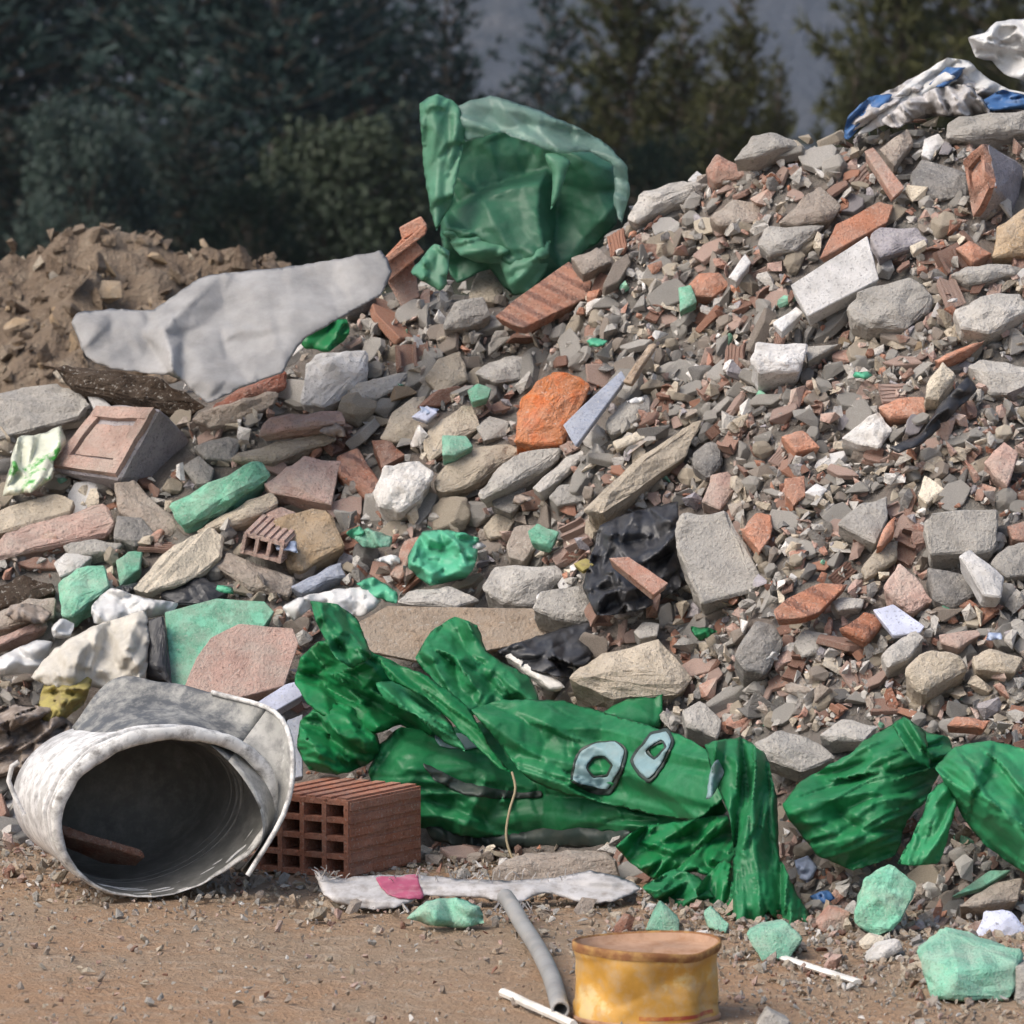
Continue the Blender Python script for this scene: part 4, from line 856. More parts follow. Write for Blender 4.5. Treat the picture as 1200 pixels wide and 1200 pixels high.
# front face runs to the left of the near corner
yaw = math.radians(-32)
W_ = 0.17; H_ = 0.118; L_ = 0.20
ex = Matrix.Rotation(yaw, 3, 'Z') @ Vector((1, 0, 0))
hollow_brick('hollow_brick', 'brown red hollow brick with square holes standing beside the bucket on the dirt', Vector((corner.x, corner.y, 0.0)) - ex * W_, yaw, W_, H_, L_, 4, 4, 'hollow brick', group='hollow bricks')
POLYS.append(([(300,1030),(300,925),(340,905),(480,935),(508,965),(505,1022),(405,1032)], 'standing hollow brick'))
# hollow brick end on the left slope
t = lambda *p: Z(0, 400, p)
d2 = hit(305, 640) - 0.06
p0 = at(281, 648, d2)
hollow_brick('hollow_brick', 'small pale hollow brick end with dark holes beside the mottled cream tile', p0, math.radians(-12), 0.095 * 0.75, 0.036, 0.12, 3, 1, 'pinkish', roll=math.radians(14), pitch=math.radians(10), group='hollow bricks', wall=0.006)
hero('brick_fragment', 'tan', 'tan broken brick body| right of the small hollow brick end', Z(0, 400, ((1010,690),(960,622),(1150,578),(1182,640),(1215,720),(1060,802),(1012,795))), th=0.08, tilt=0.6, near=0.02)
POLYS.append((t((840,640),(1010,690),(1010,790),(960,780),(850,730)), 'small hollow brick end'))
# leaning broken bricks by the green sheet: three webs joined
d3 = hit(475, 345) - 0.04
porg = at(475, 330, d3)
ths = thing('hollow_brick', porg, 'orange broken hollow brick standing on end left of the green sheet', 'hollow brick', 'hollow bricks')
for nm, poly, off in (('upper_web', Z(400, 0, ((203,800),(280,760),(302,792),(215,845))), 0.01), ('middle_web', Z(400, 0, ((138,920),(215,838),(262,850),(292,885),(165,992))), -0.02), ('side_wall', Z(400, 0, ((165,995),(215,840),(245,850),(275,1045),(212,1080))), 0.02), ('front_wall', Z(400, 0, ((136,918),(290,790),(302,800),(296,825),(148,935))), -0.035)):
    pts = []
    for p in poly:
        pts.append(at(p[0], p[1], d3 + off) - porg); pts.append(at(p[0], p[1], d3 + off + 0.05) - porg)
    link(nm, to_mesh(rough_hull(pts, bev=0.002, cuts=2, amp=0.001, seed=2), nm), M['terracotta' if nm != 'side_wall' else 'dusty red'], ths)
POLYS.append((Z(400, 0, ((138,920),(205,800),(285,760),(305,795),(270,1045),(212,1080))), 'orange upright hollow brick'))
# bucket ---------------------------------------------------------------
gb = gdepth(195, 1056)
kb = k_at(gb)
mc = at(193, 953, gb); mc.y += 0.0
bucket = thing('bucket', Vector((mc.x, mc.y, 0)), 'crushed white plastic bucket with torn grey flap lying on its side on the dirt', 'bucket')
B0 = Vector((mc.x, mc.y, 0))
yawb = math.radians(24)
axis = Vector((-math.sin(yawb), math.cos(yawb), 0.05)).normalized()
side = axis.cross(Vector((0, 0, 1))).normalized()
upb = side.cross(axis).normalized()
ra, rb = 0.163, mc.z - 0.004
Lb = 0.27
def ring(s_, f, wob=0.0):
    out = []
    for j in range(72):
        a = 2 * math.pi * j / 72
        sq = 1 + wob * math.sin(2 * a + 0.7) + 0.02 * math.sin(3 * a + 1)
        c = mc + axis * (s_ * Lb) - Vector((0, 0, 1)) * (rb * (1 - f)) * 0.75
        out.append(c + side * (math.cos(a) * ra * f * sq) + upb * (math.sin(a) * rb * f * sq) - B0)
    return out
def loft(rings, close=True, cap=False):
    bm = bmesh.new(); prev = None
    for r_ in rings:
        cur = [bm.verts.new(p) for p in r_]
        if prev:
            n = len(cur)
            for j in range(n if close else n - 1): bm.faces.new((prev[j], prev[(j + 1) % n], cur[(j + 1) % n], cur[j]))
        prev = cur
    if cap: bm.faces.new(prev)
    return bm
W0 = 0.05
prof = [(0.0, 1.0), (0.05, .995), (0.12, .985), (.13, .99), (.16, .985), (0.4, .95), (.7, .91), (1.0, .87)]
link('outer_wall', to_mesh(loft([ring(s_, f, W0) for s_, f in prof], cap=True), 'outer_wall'), M['bucket white'], bucket, smooth=True)
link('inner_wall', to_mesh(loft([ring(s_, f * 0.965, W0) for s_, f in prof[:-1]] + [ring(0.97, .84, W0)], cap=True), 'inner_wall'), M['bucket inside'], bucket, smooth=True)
def rimloft(s0, s1, f0, f1):
    rs = []
    for k in range(9):
        a = 2 * math.pi * k / 8
        rs.append(ring((s0 + s1) / 2 + (s1 - s0) / 2 * math.cos(a), (f0 + f1) / 2 + (f1 - f0) / 2 * math.sin(a), W0))
    return loft(rs)
rb_m = rimloft(-0.015, 0.035, .945, 1.045)
for v in rb_m.verts:
    q = v.co * 38
    v.co += Vector((noise.noise(q), noise.noise(q + Vector((9, 0, 0))), noise.noise(q + Vector((0, 9, 0))))) * .0034
link('rim', to_mesh(rb_m, 'rim'), M['bucket rim'], bucket, smooth=True)
for s_ in (0.06, 0.105, 0.15, .20):
    rb_m = rimloft(s_, s_ + 0.018, .97, 1.02 + .012 * math.sin(s_ * 90))
    for v in rb_m.verts:
        q = v.co * 26 + Vector((s_ * 50, 0, 0)); v.co += Vector((noise.noise(q), noise.noise(q + Vector((9, 0, 0))), noise.noise(q + Vector((0, 9, 0))))) * .0045
    link('rim_band', to_mesh(rb_m, 'rim_band'), M['bucket white'], bucket, smooth=True)
for s_ in (0.35, .42, .5):
    link('inner_ring', to_mesh(rimloft(s_, s_ + 0.012, .895, .935), 'inner_ring'), M['bucket inside'], bucket, smooth=True)
# torn flap: curved sheet from the right of the rim up and over behind the mouth
lowE = [(98,868),(140,858),(190,852),(235,866),(275,900),(303,945),(306,985),(282,1020)]
uppE = [(84,852),(132,796),(192,800),(262,815),(324,836),(343,885),(334,950),(290,1026)]
lowD = [.10, .07, .05, .03, .015, 0.0, -0.005, -.012]
uppD = [.20, .22, .20, .16, .10, 0.04, 0.015, -.006]
def crv(t_, L):
    x = t_ * (len(L) - 1); i = min(len(L) - 2, int(x)); u = x - i
    p = [L[max(0, i - 1)], L[i], L[i + 1], L[min(len(L) - 1, i + 2)]]
    def cr(a, b, c, d): return 0.5 * ((2 * b) + (c - a) * u + (2 * a - 5 * b + 4 * c - d) * u * u + (3 * b - a - 3 * c + d) * u ** 3)
    return tuple(cr(*q) for q in zip(*p)) if isinstance(p[0], tuple) else cr(*p)
def flap_grid(off, i0=0, i1=48):
    bm = bmesh.new(); prev = None
    for i in range(i0, i1 + 1):
        t_ = i / 48
        (x0, y0), (x1, y1) = crv(t_, lowE), crv(t_, uppE)
        d0_, d1_ = crv(t_, lowD), crv(t_, uppD)
        cur = []
        for j in range(13):
            s_ = j / 12
            jag = 2.5 * noise.noise((t_ * 14, 0, 3)) * s_ ** 3
            x = x0 + (x1 - x0) * s_; y = y0 + (y1 - y0) * s_ + jag
            dp = gb + d0_ + (d1_ - d0_) * s_ + 0.05 * math.sin(math.pi * s_) * (0.4 + t_) + 0.004 * noise.noise((t_ * 6, s_ * 3, 1)) + off
            cur.append(bm.verts.new(at(x, y, dp) - B0))
        if prev:
            for j in range(12): bm.faces.new((prev[j], prev[j + 1], cur[j + 1], cur[j]))
        prev = cur
    return bm
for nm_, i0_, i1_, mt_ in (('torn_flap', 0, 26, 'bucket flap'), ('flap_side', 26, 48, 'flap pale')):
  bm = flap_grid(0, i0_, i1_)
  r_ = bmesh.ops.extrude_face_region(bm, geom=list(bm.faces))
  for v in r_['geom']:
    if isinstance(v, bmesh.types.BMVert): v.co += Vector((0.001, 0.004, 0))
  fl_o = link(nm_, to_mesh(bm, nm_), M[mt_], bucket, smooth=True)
bm = bmesh.new()
tube_bm(bm, [at(*crv(i / 30, uppE), gb + crv(i / 30, uppD) - 0.002) - B0 for i in range(12, 31)], 0.004, 6)
link('flap_lip', to_mesh(bm, 'flap_lip'), M['bucket rim'], fl_o, smooth=True)
bm = bmesh.new()
tube_bm(bm, [at(x, y, gb + 0.03) - B0 for x, y in ((28, 955), (18, 935), (10, 915), (14, 898), (22, 893))], 0.004, 6)
link('handle_lug', to_mesh(bm, 'handle_lug'), M['bucket white'], bucket, smooth=True)
POLYS.append(([(10,900),(60,855),(130,795),(190,798),(325,836),(343,885),(335,950),(310,1000),(250,1050),(150,1058),(80,1040),(30,1000)], 'white bucket'))
# debris inside the bucket
bm = rough_hull([at(x, y, d) - at(110, 985, gb + .08) for x, y, d in ((70,965,gb+.04),(165,995,gb+.08),(170,1005,gb+.08),(75,978,gb+.04),(120,1012,gb+.13),(70,990,gb+.1),(160,1015,gb+.12))], bev=0.002, amp=0.002)
tag(link('dirt_clod', to_mesh(bm, 'dirt_clod'), M['dark brick'], None, at(110, 985, gb + .08)), 'dark brown slab of dried dirt inside the white bucket', 'dirt')
# yellow tin -----------------------------------------------------------
ty = gdepth(760, 1206)
kt = k_at(ty)
tr = 87 * kt
tc = at(760, 1206, ty); tc.z = 0; tc.y += tr * 0.9
tin = thing('tin', tc, 'dented yellow paint tin with a dusty lid standing at the bottom edge on the dirt', 'tin')
Ht = 0.090
tdent = Tin(0, 0, 1, 0, 1, 1, 5, pts=[(R.uniform(-4, 4), R.uniform(-.05, 1.05), R.uniform(-1, .35)) for _ in range(60)] + [(-9, -9, 0), (9, -9, 0), (9, 9, 0), (-9, 9, 0)])
def tinring(z, f, dz=0.0):
    out = []
    for j in range(96):
        a = 2 * math.pi * j / 96
        dent = 0
        for (da, dzc, wa, wz, am) in ((-2.35, .55, .22, .35, .10), (-1.25, .62, .34, .3, .09), (-1.75, .25, .2, .3, .05), (-0.55, .4, .25, .5, .11), (-1.9, .8, .18, .2, -.03), (-.95, .25, .2, .2, -.03)):
            dlt = (a - da + math.pi) % (2 * math.pi) - math.pi
            dent += am * math.exp(-(dlt / wa) ** 2 - ((z / Ht - dzc) / wz) ** 2)
        dent += -.055 * tdent((a + math.pi) % (2 * math.pi) - math.pi, z / Ht) * min(1, max(0, (1.02 - z / Ht) * 5)) * min(1, .15 + z / Ht * 4)
        rr_ = tr * f * (1 - dent + 0.012 * math.sin(2 * a))
        zz = z + dz + (0.0018 * math.sin(a * 2 + 0.6) - 0.004 * math.exp(-((a - 5.4) / .4) ** 2)) * (z / Ht)
        out.append(Vector((math.cos(a) * rr_, math.sin(a) * rr_ * 0.9, zz)))
    return out
link('wall', to_mesh(loft([tinring(z * Ht / 36, 1.0 if z not in (0,) else 0.985) for z in range(37)]), 'wall'), M['tin yellow'], tin, smooth=True)
link('lid', to_mesh(loft([tinring(Ht, 1.0), tinring(Ht + 0.004, 1.012), tinring(Ht + .006, 1.0), tinring(Ht + .004, .955), tinring(Ht - .003, .93), tinring(Ht - .004, .5), tinring(Ht - .003, .1)], cap=True), 'lid'), M['tin lid'], tin, smooth=True)
link('lid_rim', to_mesh(loft([tinring(Ht - .004, 1.012), tinring(Ht + .001, 1.024), tinring(Ht + .007, 1.018), tinring(Ht + .0075, .985), tinring(Ht + .003, .972)]), 'lid_rim'), M['tin rust'], tin, smooth=True)
link('base_seam', to_mesh(loft([tinring(-0.001, .98), tinring(0.0, 1.02), tinring(.004, 1.022), tinring(.006, 1.0)]), 'base_seam'), M['tin lid'], tin, smooth=True)
bm = bmesh.new(); prev = None
lo_, hi_ = tinring(0.010, 1.006), tinring(0.015, 1.006)
for j in range(70, 92):
    cur = (bm.verts.new(lo_[j]), bm.verts.new(hi_[j]))
    if prev: bm.faces.new((prev[0], cur[0], cur[1], prev[1]))
    prev = cur
link('red_stripe', to_mesh(bm, 'red_stripe'), M['tin red'], tin, smooth=True)
POLYS.append(([(672,1110),(848,1105),(845,1210),(675,1210)], 'yellow tin'))
# hose, sticks, wire -----------------------------------------------------
hp = [(592,1070),(606,1082),(622,1102),(636,1126),(648,1154),(657,1188)]
pts = []
for i in range(25):
    x, y = crv(i / 24, hp)
    p = at(x, y, gdepth(x, y + 8)); p.z = 0.013 + 0.02 * math.exp(-((i - 0) / 5) ** 2); pts.append(p)
org = pts[12].copy(); org.z = 0
bm = bmesh.new(); rg = tube_bm(bm, [p - org for p in pts], 0.012, 14)
rg2 = []
for i in (24, 22):
    c = pts[i] - org
    rg2.append([bm.verts.new(c + (v.co - c) * 0.72) for v in rg[i]])
for j in range(14):
    bm.faces.new((rg[24][j], rg[24][(j + 1) % 14], rg2[0][(j + 1) % 14], rg2[0][j]))
    bm.faces.new((rg2[0][j], rg2[0][(j + 1) % 14], rg2[1][(j + 1) % 14], rg2[1][j]))
bm.faces.new(rg2[1])
tag(link('hose', to_mesh(bm, 'hose'), M['hose grey'], None, org, smooth=True), 'curved grey plastic hose lying on the dirt left of the yellow tin', 'hose')
def ground_stick(name, mat, label, a, b, r, flat=1.0):
    pa = at(*a, gdepth(*a)); pb = at(*b, gdepth(*b)); pa.z = pb.z = r * flat
    org = (pa + pb) / 2; bm = bmesh.new()
    rg = tube_bm(bm, [pa.lerp(pb, i / 8) - org + Vector((0, 0, 0.0015 * noise.noise((i, r * 900, 1)))) for i in range(9)], r, 7)
    for q in (rg[0], rg[-1]): bm.faces.new(q)
    for v in bm.verts: v.co.z = v.co.z * flat
    o = link(name, to_mesh(bm, name), M[mat], None, org); tag(o, label, 'stick', GRP.get('stick')); return o
ground_stick('stick', 'stick white', 'thin white plastic stick lying on the dirt left of the hose end', (589, 1168), (672, 1206), 0.0058)
ground_stick('stick', 'stick white', 'flat white wooden slat on the dirt right of the yellow tin', (919, 1126), (1006, 1154), 0.009, 0.4)
bm = bmesh.new()
wp = [(600,905),(604,925),(597,950),(593,978),(598,1000),(608,1020),(616,1038)]
worg = at(605, 1038, gd - 0.18)
tube_bm(bm, [at(*crv(i / 20, wp), gd - 0.16 - 0.004 * i) - worg for i in range(21)], 0.0022, 5)
tag(link('wire', to_mesh(bm, 'wire'), M['wire'], None, worg, smooth=True), 'thin tan wire hanging down the front of the printed green bag', 'wire')
# ------------------------------------------------------------------ loose rubble, one object each
def rnd_hull(rr, sx, sy, sz, n=13, bev=0.06, amp=0.03, cuts=2, box=0.5):
    pts = []
    for i in range(n):
        v = Vector((rr.uniform(-1, 1), rr.uniform(-1, 1), rr.uniform(-1, 1)))
        w = v / max(abs(v.x), abs(v.y), abs(v.z))
        v = v.normalized().lerp(w, box) * rr.uniform(0.85, 1.0)
        pts.append(Vector((v.x * sx, v.y * sy, v.z * sz)))
    return rough_hull(pts, bev=bev, cuts=cuts, amp=amp, freq=3.2, seed=rr.random() * 90)
def plate_hull(rr, sx, sy, sz, n=7, **kw):
    pts = []
    a0 = rr.random() * 6
    for i in range(n):
        a = a0 + 2 * math.pi * (i + rr.uniform(-.3, .3)) / n
        c, s_ = math.cos(a), math.sin(a)
        q = 1 / max(abs(c), abs(s_)) ** 0.6
        for z in (-sz, sz):
            pts.append(Vector((c * q * sx * rr.uniform(.88, 1), s_ * q * sy * rr.uniform(.88, 1), z * rr.uniform(.8, 1.1))))
    return rough_hull(pts, bev=kw.get('bev', .04), cuts=2, amp=kw.get('amp', .02), freq=3.2, seed=rr.random() * 90)
fr = random.Random(5)
SHAPES = {'blocky': [to_mesh(rnd_hull(fr, 1, .8, .7, box=.75), 'blocky') for _ in range(8)],
          'rounded': [to_mesh(rnd_hull(fr, 1, .85, .75, n=22, bev=.12, amp=.05, box=.2), 'rounded') for _ in range(6)],
          'flat': [to_mesh(plate_hull(fr, 1, .75, .24), 'flat') for _ in range(8)],
          'long': [to_mesh(plate_hull(fr, 1, .36, .26, n=6), 'long') for _ in range(6)],
          'angular': [to_mesh(rnd_hull(fr, 1, .7, .6, n=8, bev=.04, box=.5), 'angular') for _ in range(8)]}
def brick_shape(rr, kind_):
    bm = bmesh.new()
    I = (Vector((0, 0, 0)), Vector((1, 0, 0)), Vector((0, 1, 0)), Vector((0, 0, 1)))
    L = rr.uniform(.8, 1); W = rr.uniform(.5, .75)
    if kind_ == 'shell':          # a wall of a hollow brick with stubs of its webs
        box_into(bm, *I, (-L, -W, -.1), (L, W, .1))
        for k in range(3):
            x = -L + .04 + k * (L - .1) * .95
            box_into(bm, *I, (x, -W * rr.uniform(.7, .97), .08), (x + .14, W * rr.uniform(.6, .97), rr.uniform(.3, .6)))
    elif kind_ == 'corner':
        box_into(bm, *I, (-L, -W, -.1), (L, W, .1)); box_into(bm, *I, (-L + .01, -W + .01, .08), (-L + .2, W - .02, rr.uniform(.6, .9)))
        box_into(bm, *I, (.1, -W + .03, .08), (.24, W * .7, rr.uniform(.3, .5)))
    elif kind_ == 'ribbed':
        box_into(bm, *I, (-L, -W, -.1), (L, W, .1))
        n = 5
        for k in range(n):
            y = -W + .04 + k * 2 * W / n
            box_into(bm, *I, (-L + .02, y, .09), (L - .02, y + 1.1 * W / n, .17))
    bmesh.ops.subdivide_edges(bm, edges=bm.edges, cuts=2, use_grid_fill=True)
    s_ = rr.random() * 50
    for v in bm.verts:
        q = v.co * 1.6 + Vector((s_, s_, s_))
        v.co += Vector((noise.noise(q), noise.noise(q + Vector((5, 0, 0))), noise.noise(q + Vector((0, 5, 0))) * .5)) * .11
        if v.co.x > .45 * L: v.co.x -= (v.co.x - .45 * L) * .7 * (0.5 + noise.noise((v.co.y * 2.5, s_, 0)))
    return to_mesh(bm, kind_)
BR = {k_: [brick_shape(fr, k_) for _ in range(5)] for k_ in ('shell', 'corner', 'ribbed')}
BR['flat'] = [to_mesh(plate_hull(fr, 1, .7, .16, n=5), 'flat') for _ in range(6)]
BR['chunky'] = [to_mesh(rnd_hull(fr, 1, .7, .55, n=9, box=.7), 'chunky') for _ in range(5)]
BR['long'] = [to_mesh(plate_hull(fr, 1, .32, .2, n=5), 'long') for _ in range(5)]
MV = {}
def with_mat(me, mat):
    key = (me.name, mat.name)
    if key not in MV:
        c = me.copy(); c.materials.clear(); c.materials.append(mat); MV[key] = c
    return MV[key]
BOX = [(min(p[0] for p in q), min(p[1] for p in q), max(p[0] for p in q), max(p[1] for p in q)) for q, s_ in POLYS]
LAND = []
_seen = set()
for q, s_ in POLYS:
    if s_ and s_ not in _seen:
        _seen.add(s_); LAND.append((centroid(q)[0], centroid(q)[1], q, s_))
def free(x, y, r):
    """is a loose piece of radius r (px) clear of the traced pieces?"""
    for (q, s_), b in zip(POLYS, BOX):
        if b[0] - r < x < b[2] + r and b[1] - r < y < b[3] + r:
            if inside(q, x, y): return False
            if edge_dist(q, x, y) < r: return False
    return True
def near_land(x, y):
    best = None
    for cx, cy, q, s_ in LAND:
        d = 0 if inside(q, x, y) else edge_dist(q, x, y)
        if best is None or d < best[0]: best = (d, cx, cy, q, s_)
    d, cx, cy, q, s_ = best
    w = max(p[0] for p in q) - min(p[0] for p in q); h = max(p[1] for p in q) - min(p[1] for p in q)
    dx, dy = (x - cx) / (w / 2 + 8), (y - cy) / (h / 2 + 8)
    a = math.degrees(math.atan2(-dy, dx)) % 360
    names = ['right of', 'above and right of', 'above', 'above and left of', 'left of', 'below and left of', 'below', 'below and right of']
    return names[int((a + 22.5) // 45) % 8] + ' the ' + s_
def orient(n, long_dir, rr, tilt):
    z = (n + Vector((rr.gauss(0, tilt), rr.gauss(0, tilt), rr.gauss(0, tilt * .6)))).normalized()
    x = (long_dir - z * long_dir.dot(z)).normalized()
    x = (Quaternion(z, rr.gauss(0, 0.7)) @ x).normalized()
    y = z.cross(x)
    return Matrix((x, y, z)).transposed().to_4x4()
def normal_at(X, Y):
    e = 0.02
    return Vector((-(pile_smooth(X + e, Y) - pile_smooth(X - e, Y)) / (2 * e), -(pile_smooth(X, Y + e) - pile_smooth(X, Y - e)) / (2 * e), 1)).normalized()
PLACED = []
GRID = {}
def too_close(x, y, r):
    gx, gy = int(x // 60), int(y // 60)
    for i in (-1, 0, 1):
        for j in (-1, 0, 1):
            for (a, b, q) in GRID.get((gx + i, gy + j), ()):
                if (a - x) ** 2 + ((b - y) * 1.15) ** 2 < (0.54 * (q + r)) ** 2: return True
    return False
TONES = {'concrete_chunk': [('pale grey', 5), ('mid grey', 8), ('dark grey', 2.5), ('beige', 4), ('brownish grey', 3), ('lilac grey', 1.5)],
         'stone': [('pale grey', 4), ('mid grey', 6), ('dark grey', 3), ('beige', 5), ('brownish grey', 4), ('tan', .8)],
         'mortar_lump': [('pale grey', 4), ('beige', 6), ('brownish grey', 4), ('mid grey', 4)],
         'plaster_piece': [('whitish', 6), ('white', 1.5), ('cream', 2), ('pale grey', 5)],
         'brick_fragment': [('pinkish', 4), ('dusty red', 5), ('terracotta', 2.2), ('dark brick', 2)],
         'tile_piece': [('pinkish', 5), ('dusty red', 4), ('terracotta', 2.5), ('dark brick', 1.5)]}
FORMS = {'concrete_chunk': [('blocky', 3), ('flat', 4), ('long', 3), ('angular', 3)], 'stone': [('rounded', 4), ('angular', 2)],
         'mortar_lump': [('long', 2), ('angular', 2), ('rounded', 2), ('flat', 2)], 'plaster_piece': [('flat', 3), ('angular', 2), ('blocky', 1)],
         'brick_fragment': [('shell', 1.6), ('corner', 1.4), ('ribbed', 1.6), ('chunky', 5)], 'tile_piece': [('flat', 4), ('long', 2)]}
MIX = [('concrete_chunk', 4), ('stone', 3.3), ('mortar_lump', 2.6), ('plaster_piece', 1.0), ('brick_fragment', 2.6), ('tile_piece', 2.2)]
NOUN = {'concrete_chunk': 'concrete chunk', 'stone': 'stone', 'mortar_lump': 'mortar lump', 'plaster_piece': 'plaster piece', 'brick_fragment': 'brick piece', 'tile_piece': 'tile piece'}
GRP['mortar_lump'] = 'mortar lumps on the rubble heap'; GRP['plaster_piece'] = 'plaster pieces on the rubble heap'
CAT['mortar_lump'] = 'mortar lump'; CAT['plaster_piece'] = 'plaster'
def pick(rr, tab):
    tot = sum(w for _, w in tab); u = rr.random() * tot
    for k_, w in tab:
        u -= w
        if u <= 0: return k_
    return tab[-1][0]
rr = random.Random(21)
fillers = []
ncount = {k_: 0 for k_ in TONES}
for o in list(COL.objects):
    s_ = o.name.split('.')[0]
    if s_ in ncount: ncount[s_] += 1
LIM = 298
sizes = [30] * 500 + [23] * 1500 + [18] * 3000 + [14.5] * 6000 + [12] * 8000
SIZEWORD = {30: 'broad', 23: 'medium', 18: 'smallish', 14.5: 'small', 12: 'tiny'}
for r0 in sizes:
    x = rr.uniform(-40, 1240); y = rr.uniform(130, 1090)
    if y < lerp(SKY, x) - 6: continue
    if y > lerp(FOOT, x) + 4: continue
    finer = 1.0 if x < 420 else 1.0 - 0.25 * min(1, (x - 420) / 350)     # the right slope is finer
    r = r0 * finer * rr.uniform(.85, 1.2)
    if x > 760 and r0 == 30 and rr.random() < .75: continue
    if not free(x, y, r * 0.3) or too_close(x, y, r): continue
    nm = pick(rr, MIX)
    if ncount[nm] >= LIM: continue
    d = hit(x, y, pile)
    if not d: continue
    p = at(x, y, d)
    k = k_at(d); R_ = r * k
    n = normal_at(p.x, p.y)
    shp = pick(rr, FORMS[nm]); tone = pick(rr, TONES[nm]); mat = M[tone]
    me = rr.choice((BR if nm in ('brick_fragment', 'tile_piece') else SHAPES)[shp])
    o = bpy.data.objects.new(nm, with_mat(me, mat)); COL.objects.link(o)
    sheetlike = shp in ('flat', 'long', 'shell', 'ribbed')
    f_ = 1.22 if sheetlike else 1.0
    long_dir = Vector((1, .25, .45)) if x > 350 else Vector((1, .1, .1))
    lift = rr.uniform(0.0, .55) if r0 < 20 else rr.uniform(.1, .45)
    o.matrix_world = Matrix.Translation(p + n * R_ * lift) @ orient(n + Vector((0, -.25, 0)), long_dir, rr, .36 if sheetlike else .6) @ Matrix.Diagonal((R_ * f_ * rr.uniform(.9, 1.25), R_ * f_ * rr.uniform(.85, 1.1), R_ * f_ * rr.uniform(.85, 1.1), 1))
    GRID.setdefault((int(x // 60), int(y // 60)), []).append((x, y, r))
    ncount[nm] += 1
    shw = {'shell': 'webbed', 'corner': 'cornered', 'chunky': 'blocky'}.get(shp, shp)
    tn = {'dark brick': 'dark red'}.get(tone, tone)
    lab = f"{SIZEWORD[r0]} {tn} {shw} {NOUN[nm]} {near_land(x, y)}"
    if len(lab.split()) > 14: lab = lab.split(' ', 1)[1]
    if len(lab.split()) > 15: lab = lab.replace(' and right of', ' of').replace(' and left of', ' of').replace('below of', 'below').replace('above of', 'above')
    if len(lab.split()) > 15: lab = f"{tn} {NOUN[nm]} {near_land(x, y)}"
    tag(o, lab, CAT[nm], GRP[nm])
    fillers.append((o, x, y, r))
print('FILLERS', len(fillers), ncount)
SCR = [(70,905,'white film',16),(150,690,'black film',13),(262,690,'mint film',10),(335,640,'pale blue film',12),(420,625,'mint film',9),(458,655,'white film',10),
       (300,560,'white film',10),(500,480,'pale blue film',9),(392,505,'brown cloth',13),(30,720,'brown cloth',18),(560,640,'white film',8),(640,700,'white film',9),(820,740,'green film',12),
       (905,770,'white film',8),(1165,745,'pale blue film',10),(700,400,'mint film',8),(610,585,'brown cloth',10),(745,470,'white film',7),(1010,440,'mint film',8),(120,760,'wrapper',12)]
for i, (x, y, mt, r) in enumerate(SCR):
    if not hit(x, y, pile): continue
    q = []
    for j in range(8):
        a_ = 6.283 * j / 8; rad = r * rr.uniform(.55, 1.35)
        q.append((x + math.cos(a_) * rad * 1.3, y + math.sin(a_) * rad * .7))
    colr = {'pale blue film': 'pale blue', 'brown cloth': 'brown', 'mint film': 'mint green', 'wrapper': 'green and white'}.get(mt, mt.split()[0])
    film_thing('plastic_scrap', 'plastic scrap' if mt != 'brown cloth' else 'rag', mt, 'torn crumpled ' + colr + (' rag' if mt == 'brown cloth' else ' plastic scrap') + '| ' + near_land(x, y), q, near=.055, bulge=.01, R=7, landmark=False,
               group='torn scraps in the rubble', folds=((rr.uniform(0, 180), 30, 9, .012),), crumple=((10, .006),), seed=200 + i)
POLYS = POLYS[:len(BOX)]
# same description twice: tell the pieces apart by their size order, else by their height
by = {}
for rec in fillers: by.setdefault(rec[0]['label'], []).append(rec)
for lab, recs in by.items():
    if len(recs) == 1: continue
    if len(recs) == 2:
        dx, dy = recs[0][1] - recs[1][1], recs[0][2] - recs[1][2]
        words_ = (('left hand', 'right hand') if abs(dx) > abs(dy) else ('upper', 'lower'))
        recs.sort(key=lambda q: q[1] if abs(dx) > abs(dy) else q[2])
    else:
        recs.sort(key=lambda q: q[1]); words_ = ['leftmost'] + ['middle'] * (len(recs) - 2) + ['rightmost']
        if len(recs) > 3: words_ = ['leftmost', 'second from left'] + ['inner'] * (len(recs) - 4) + ['second from right', 'rightmost']
    for w, q in zip(words_, recs):
        full = (w + ' ' + lab).split()
        if len(full) > 15: full = [v_ for v_ in full if v_ not in ('smallish', 'small', 'tiny', 'medium', 'broad')]
        q[0]['label'] = ' '.join(full[:15])
# ------------------------------------------------------------------ fine rubble that nobody could count
def chip_protos(rr, n):
    out = []
    for i in range(n):
        bm = bmesh.new()
        sx, sy, sz = 1, rr.uniform(.5, .9), rr.uniform(.25, .7)
        for _ in range(rr.choice((7, 8, 9, 11))):
            v = Vector((rr.uniform(-1, 1), rr.uniform(-1, 1), rr.uniform(-1, 1))).normalized()
            bm.verts.new((v.x * sx, v.y * sy, v.z * sz))
        r_ = bmesh.ops.convex_hull(bm, input=bm.verts)
        junk = [g for g in set(r_['geom_interior'] + r_['geom_unused']) if isinstance(g, bmesh.types.BMVert)]
        bmesh.ops.delete(bm, geom=junk, context='VERTS')
        bm.verts.index_update(); bmesh.ops.recalc_face_normals(bm, faces=bm.faces)
        out.append(([v.co.copy() for v in bm.verts], [[v.index for v in f.verts] for f in bm.faces])); bm.free()
    return out
PROT = chip_protos(random.Random(8), 24)
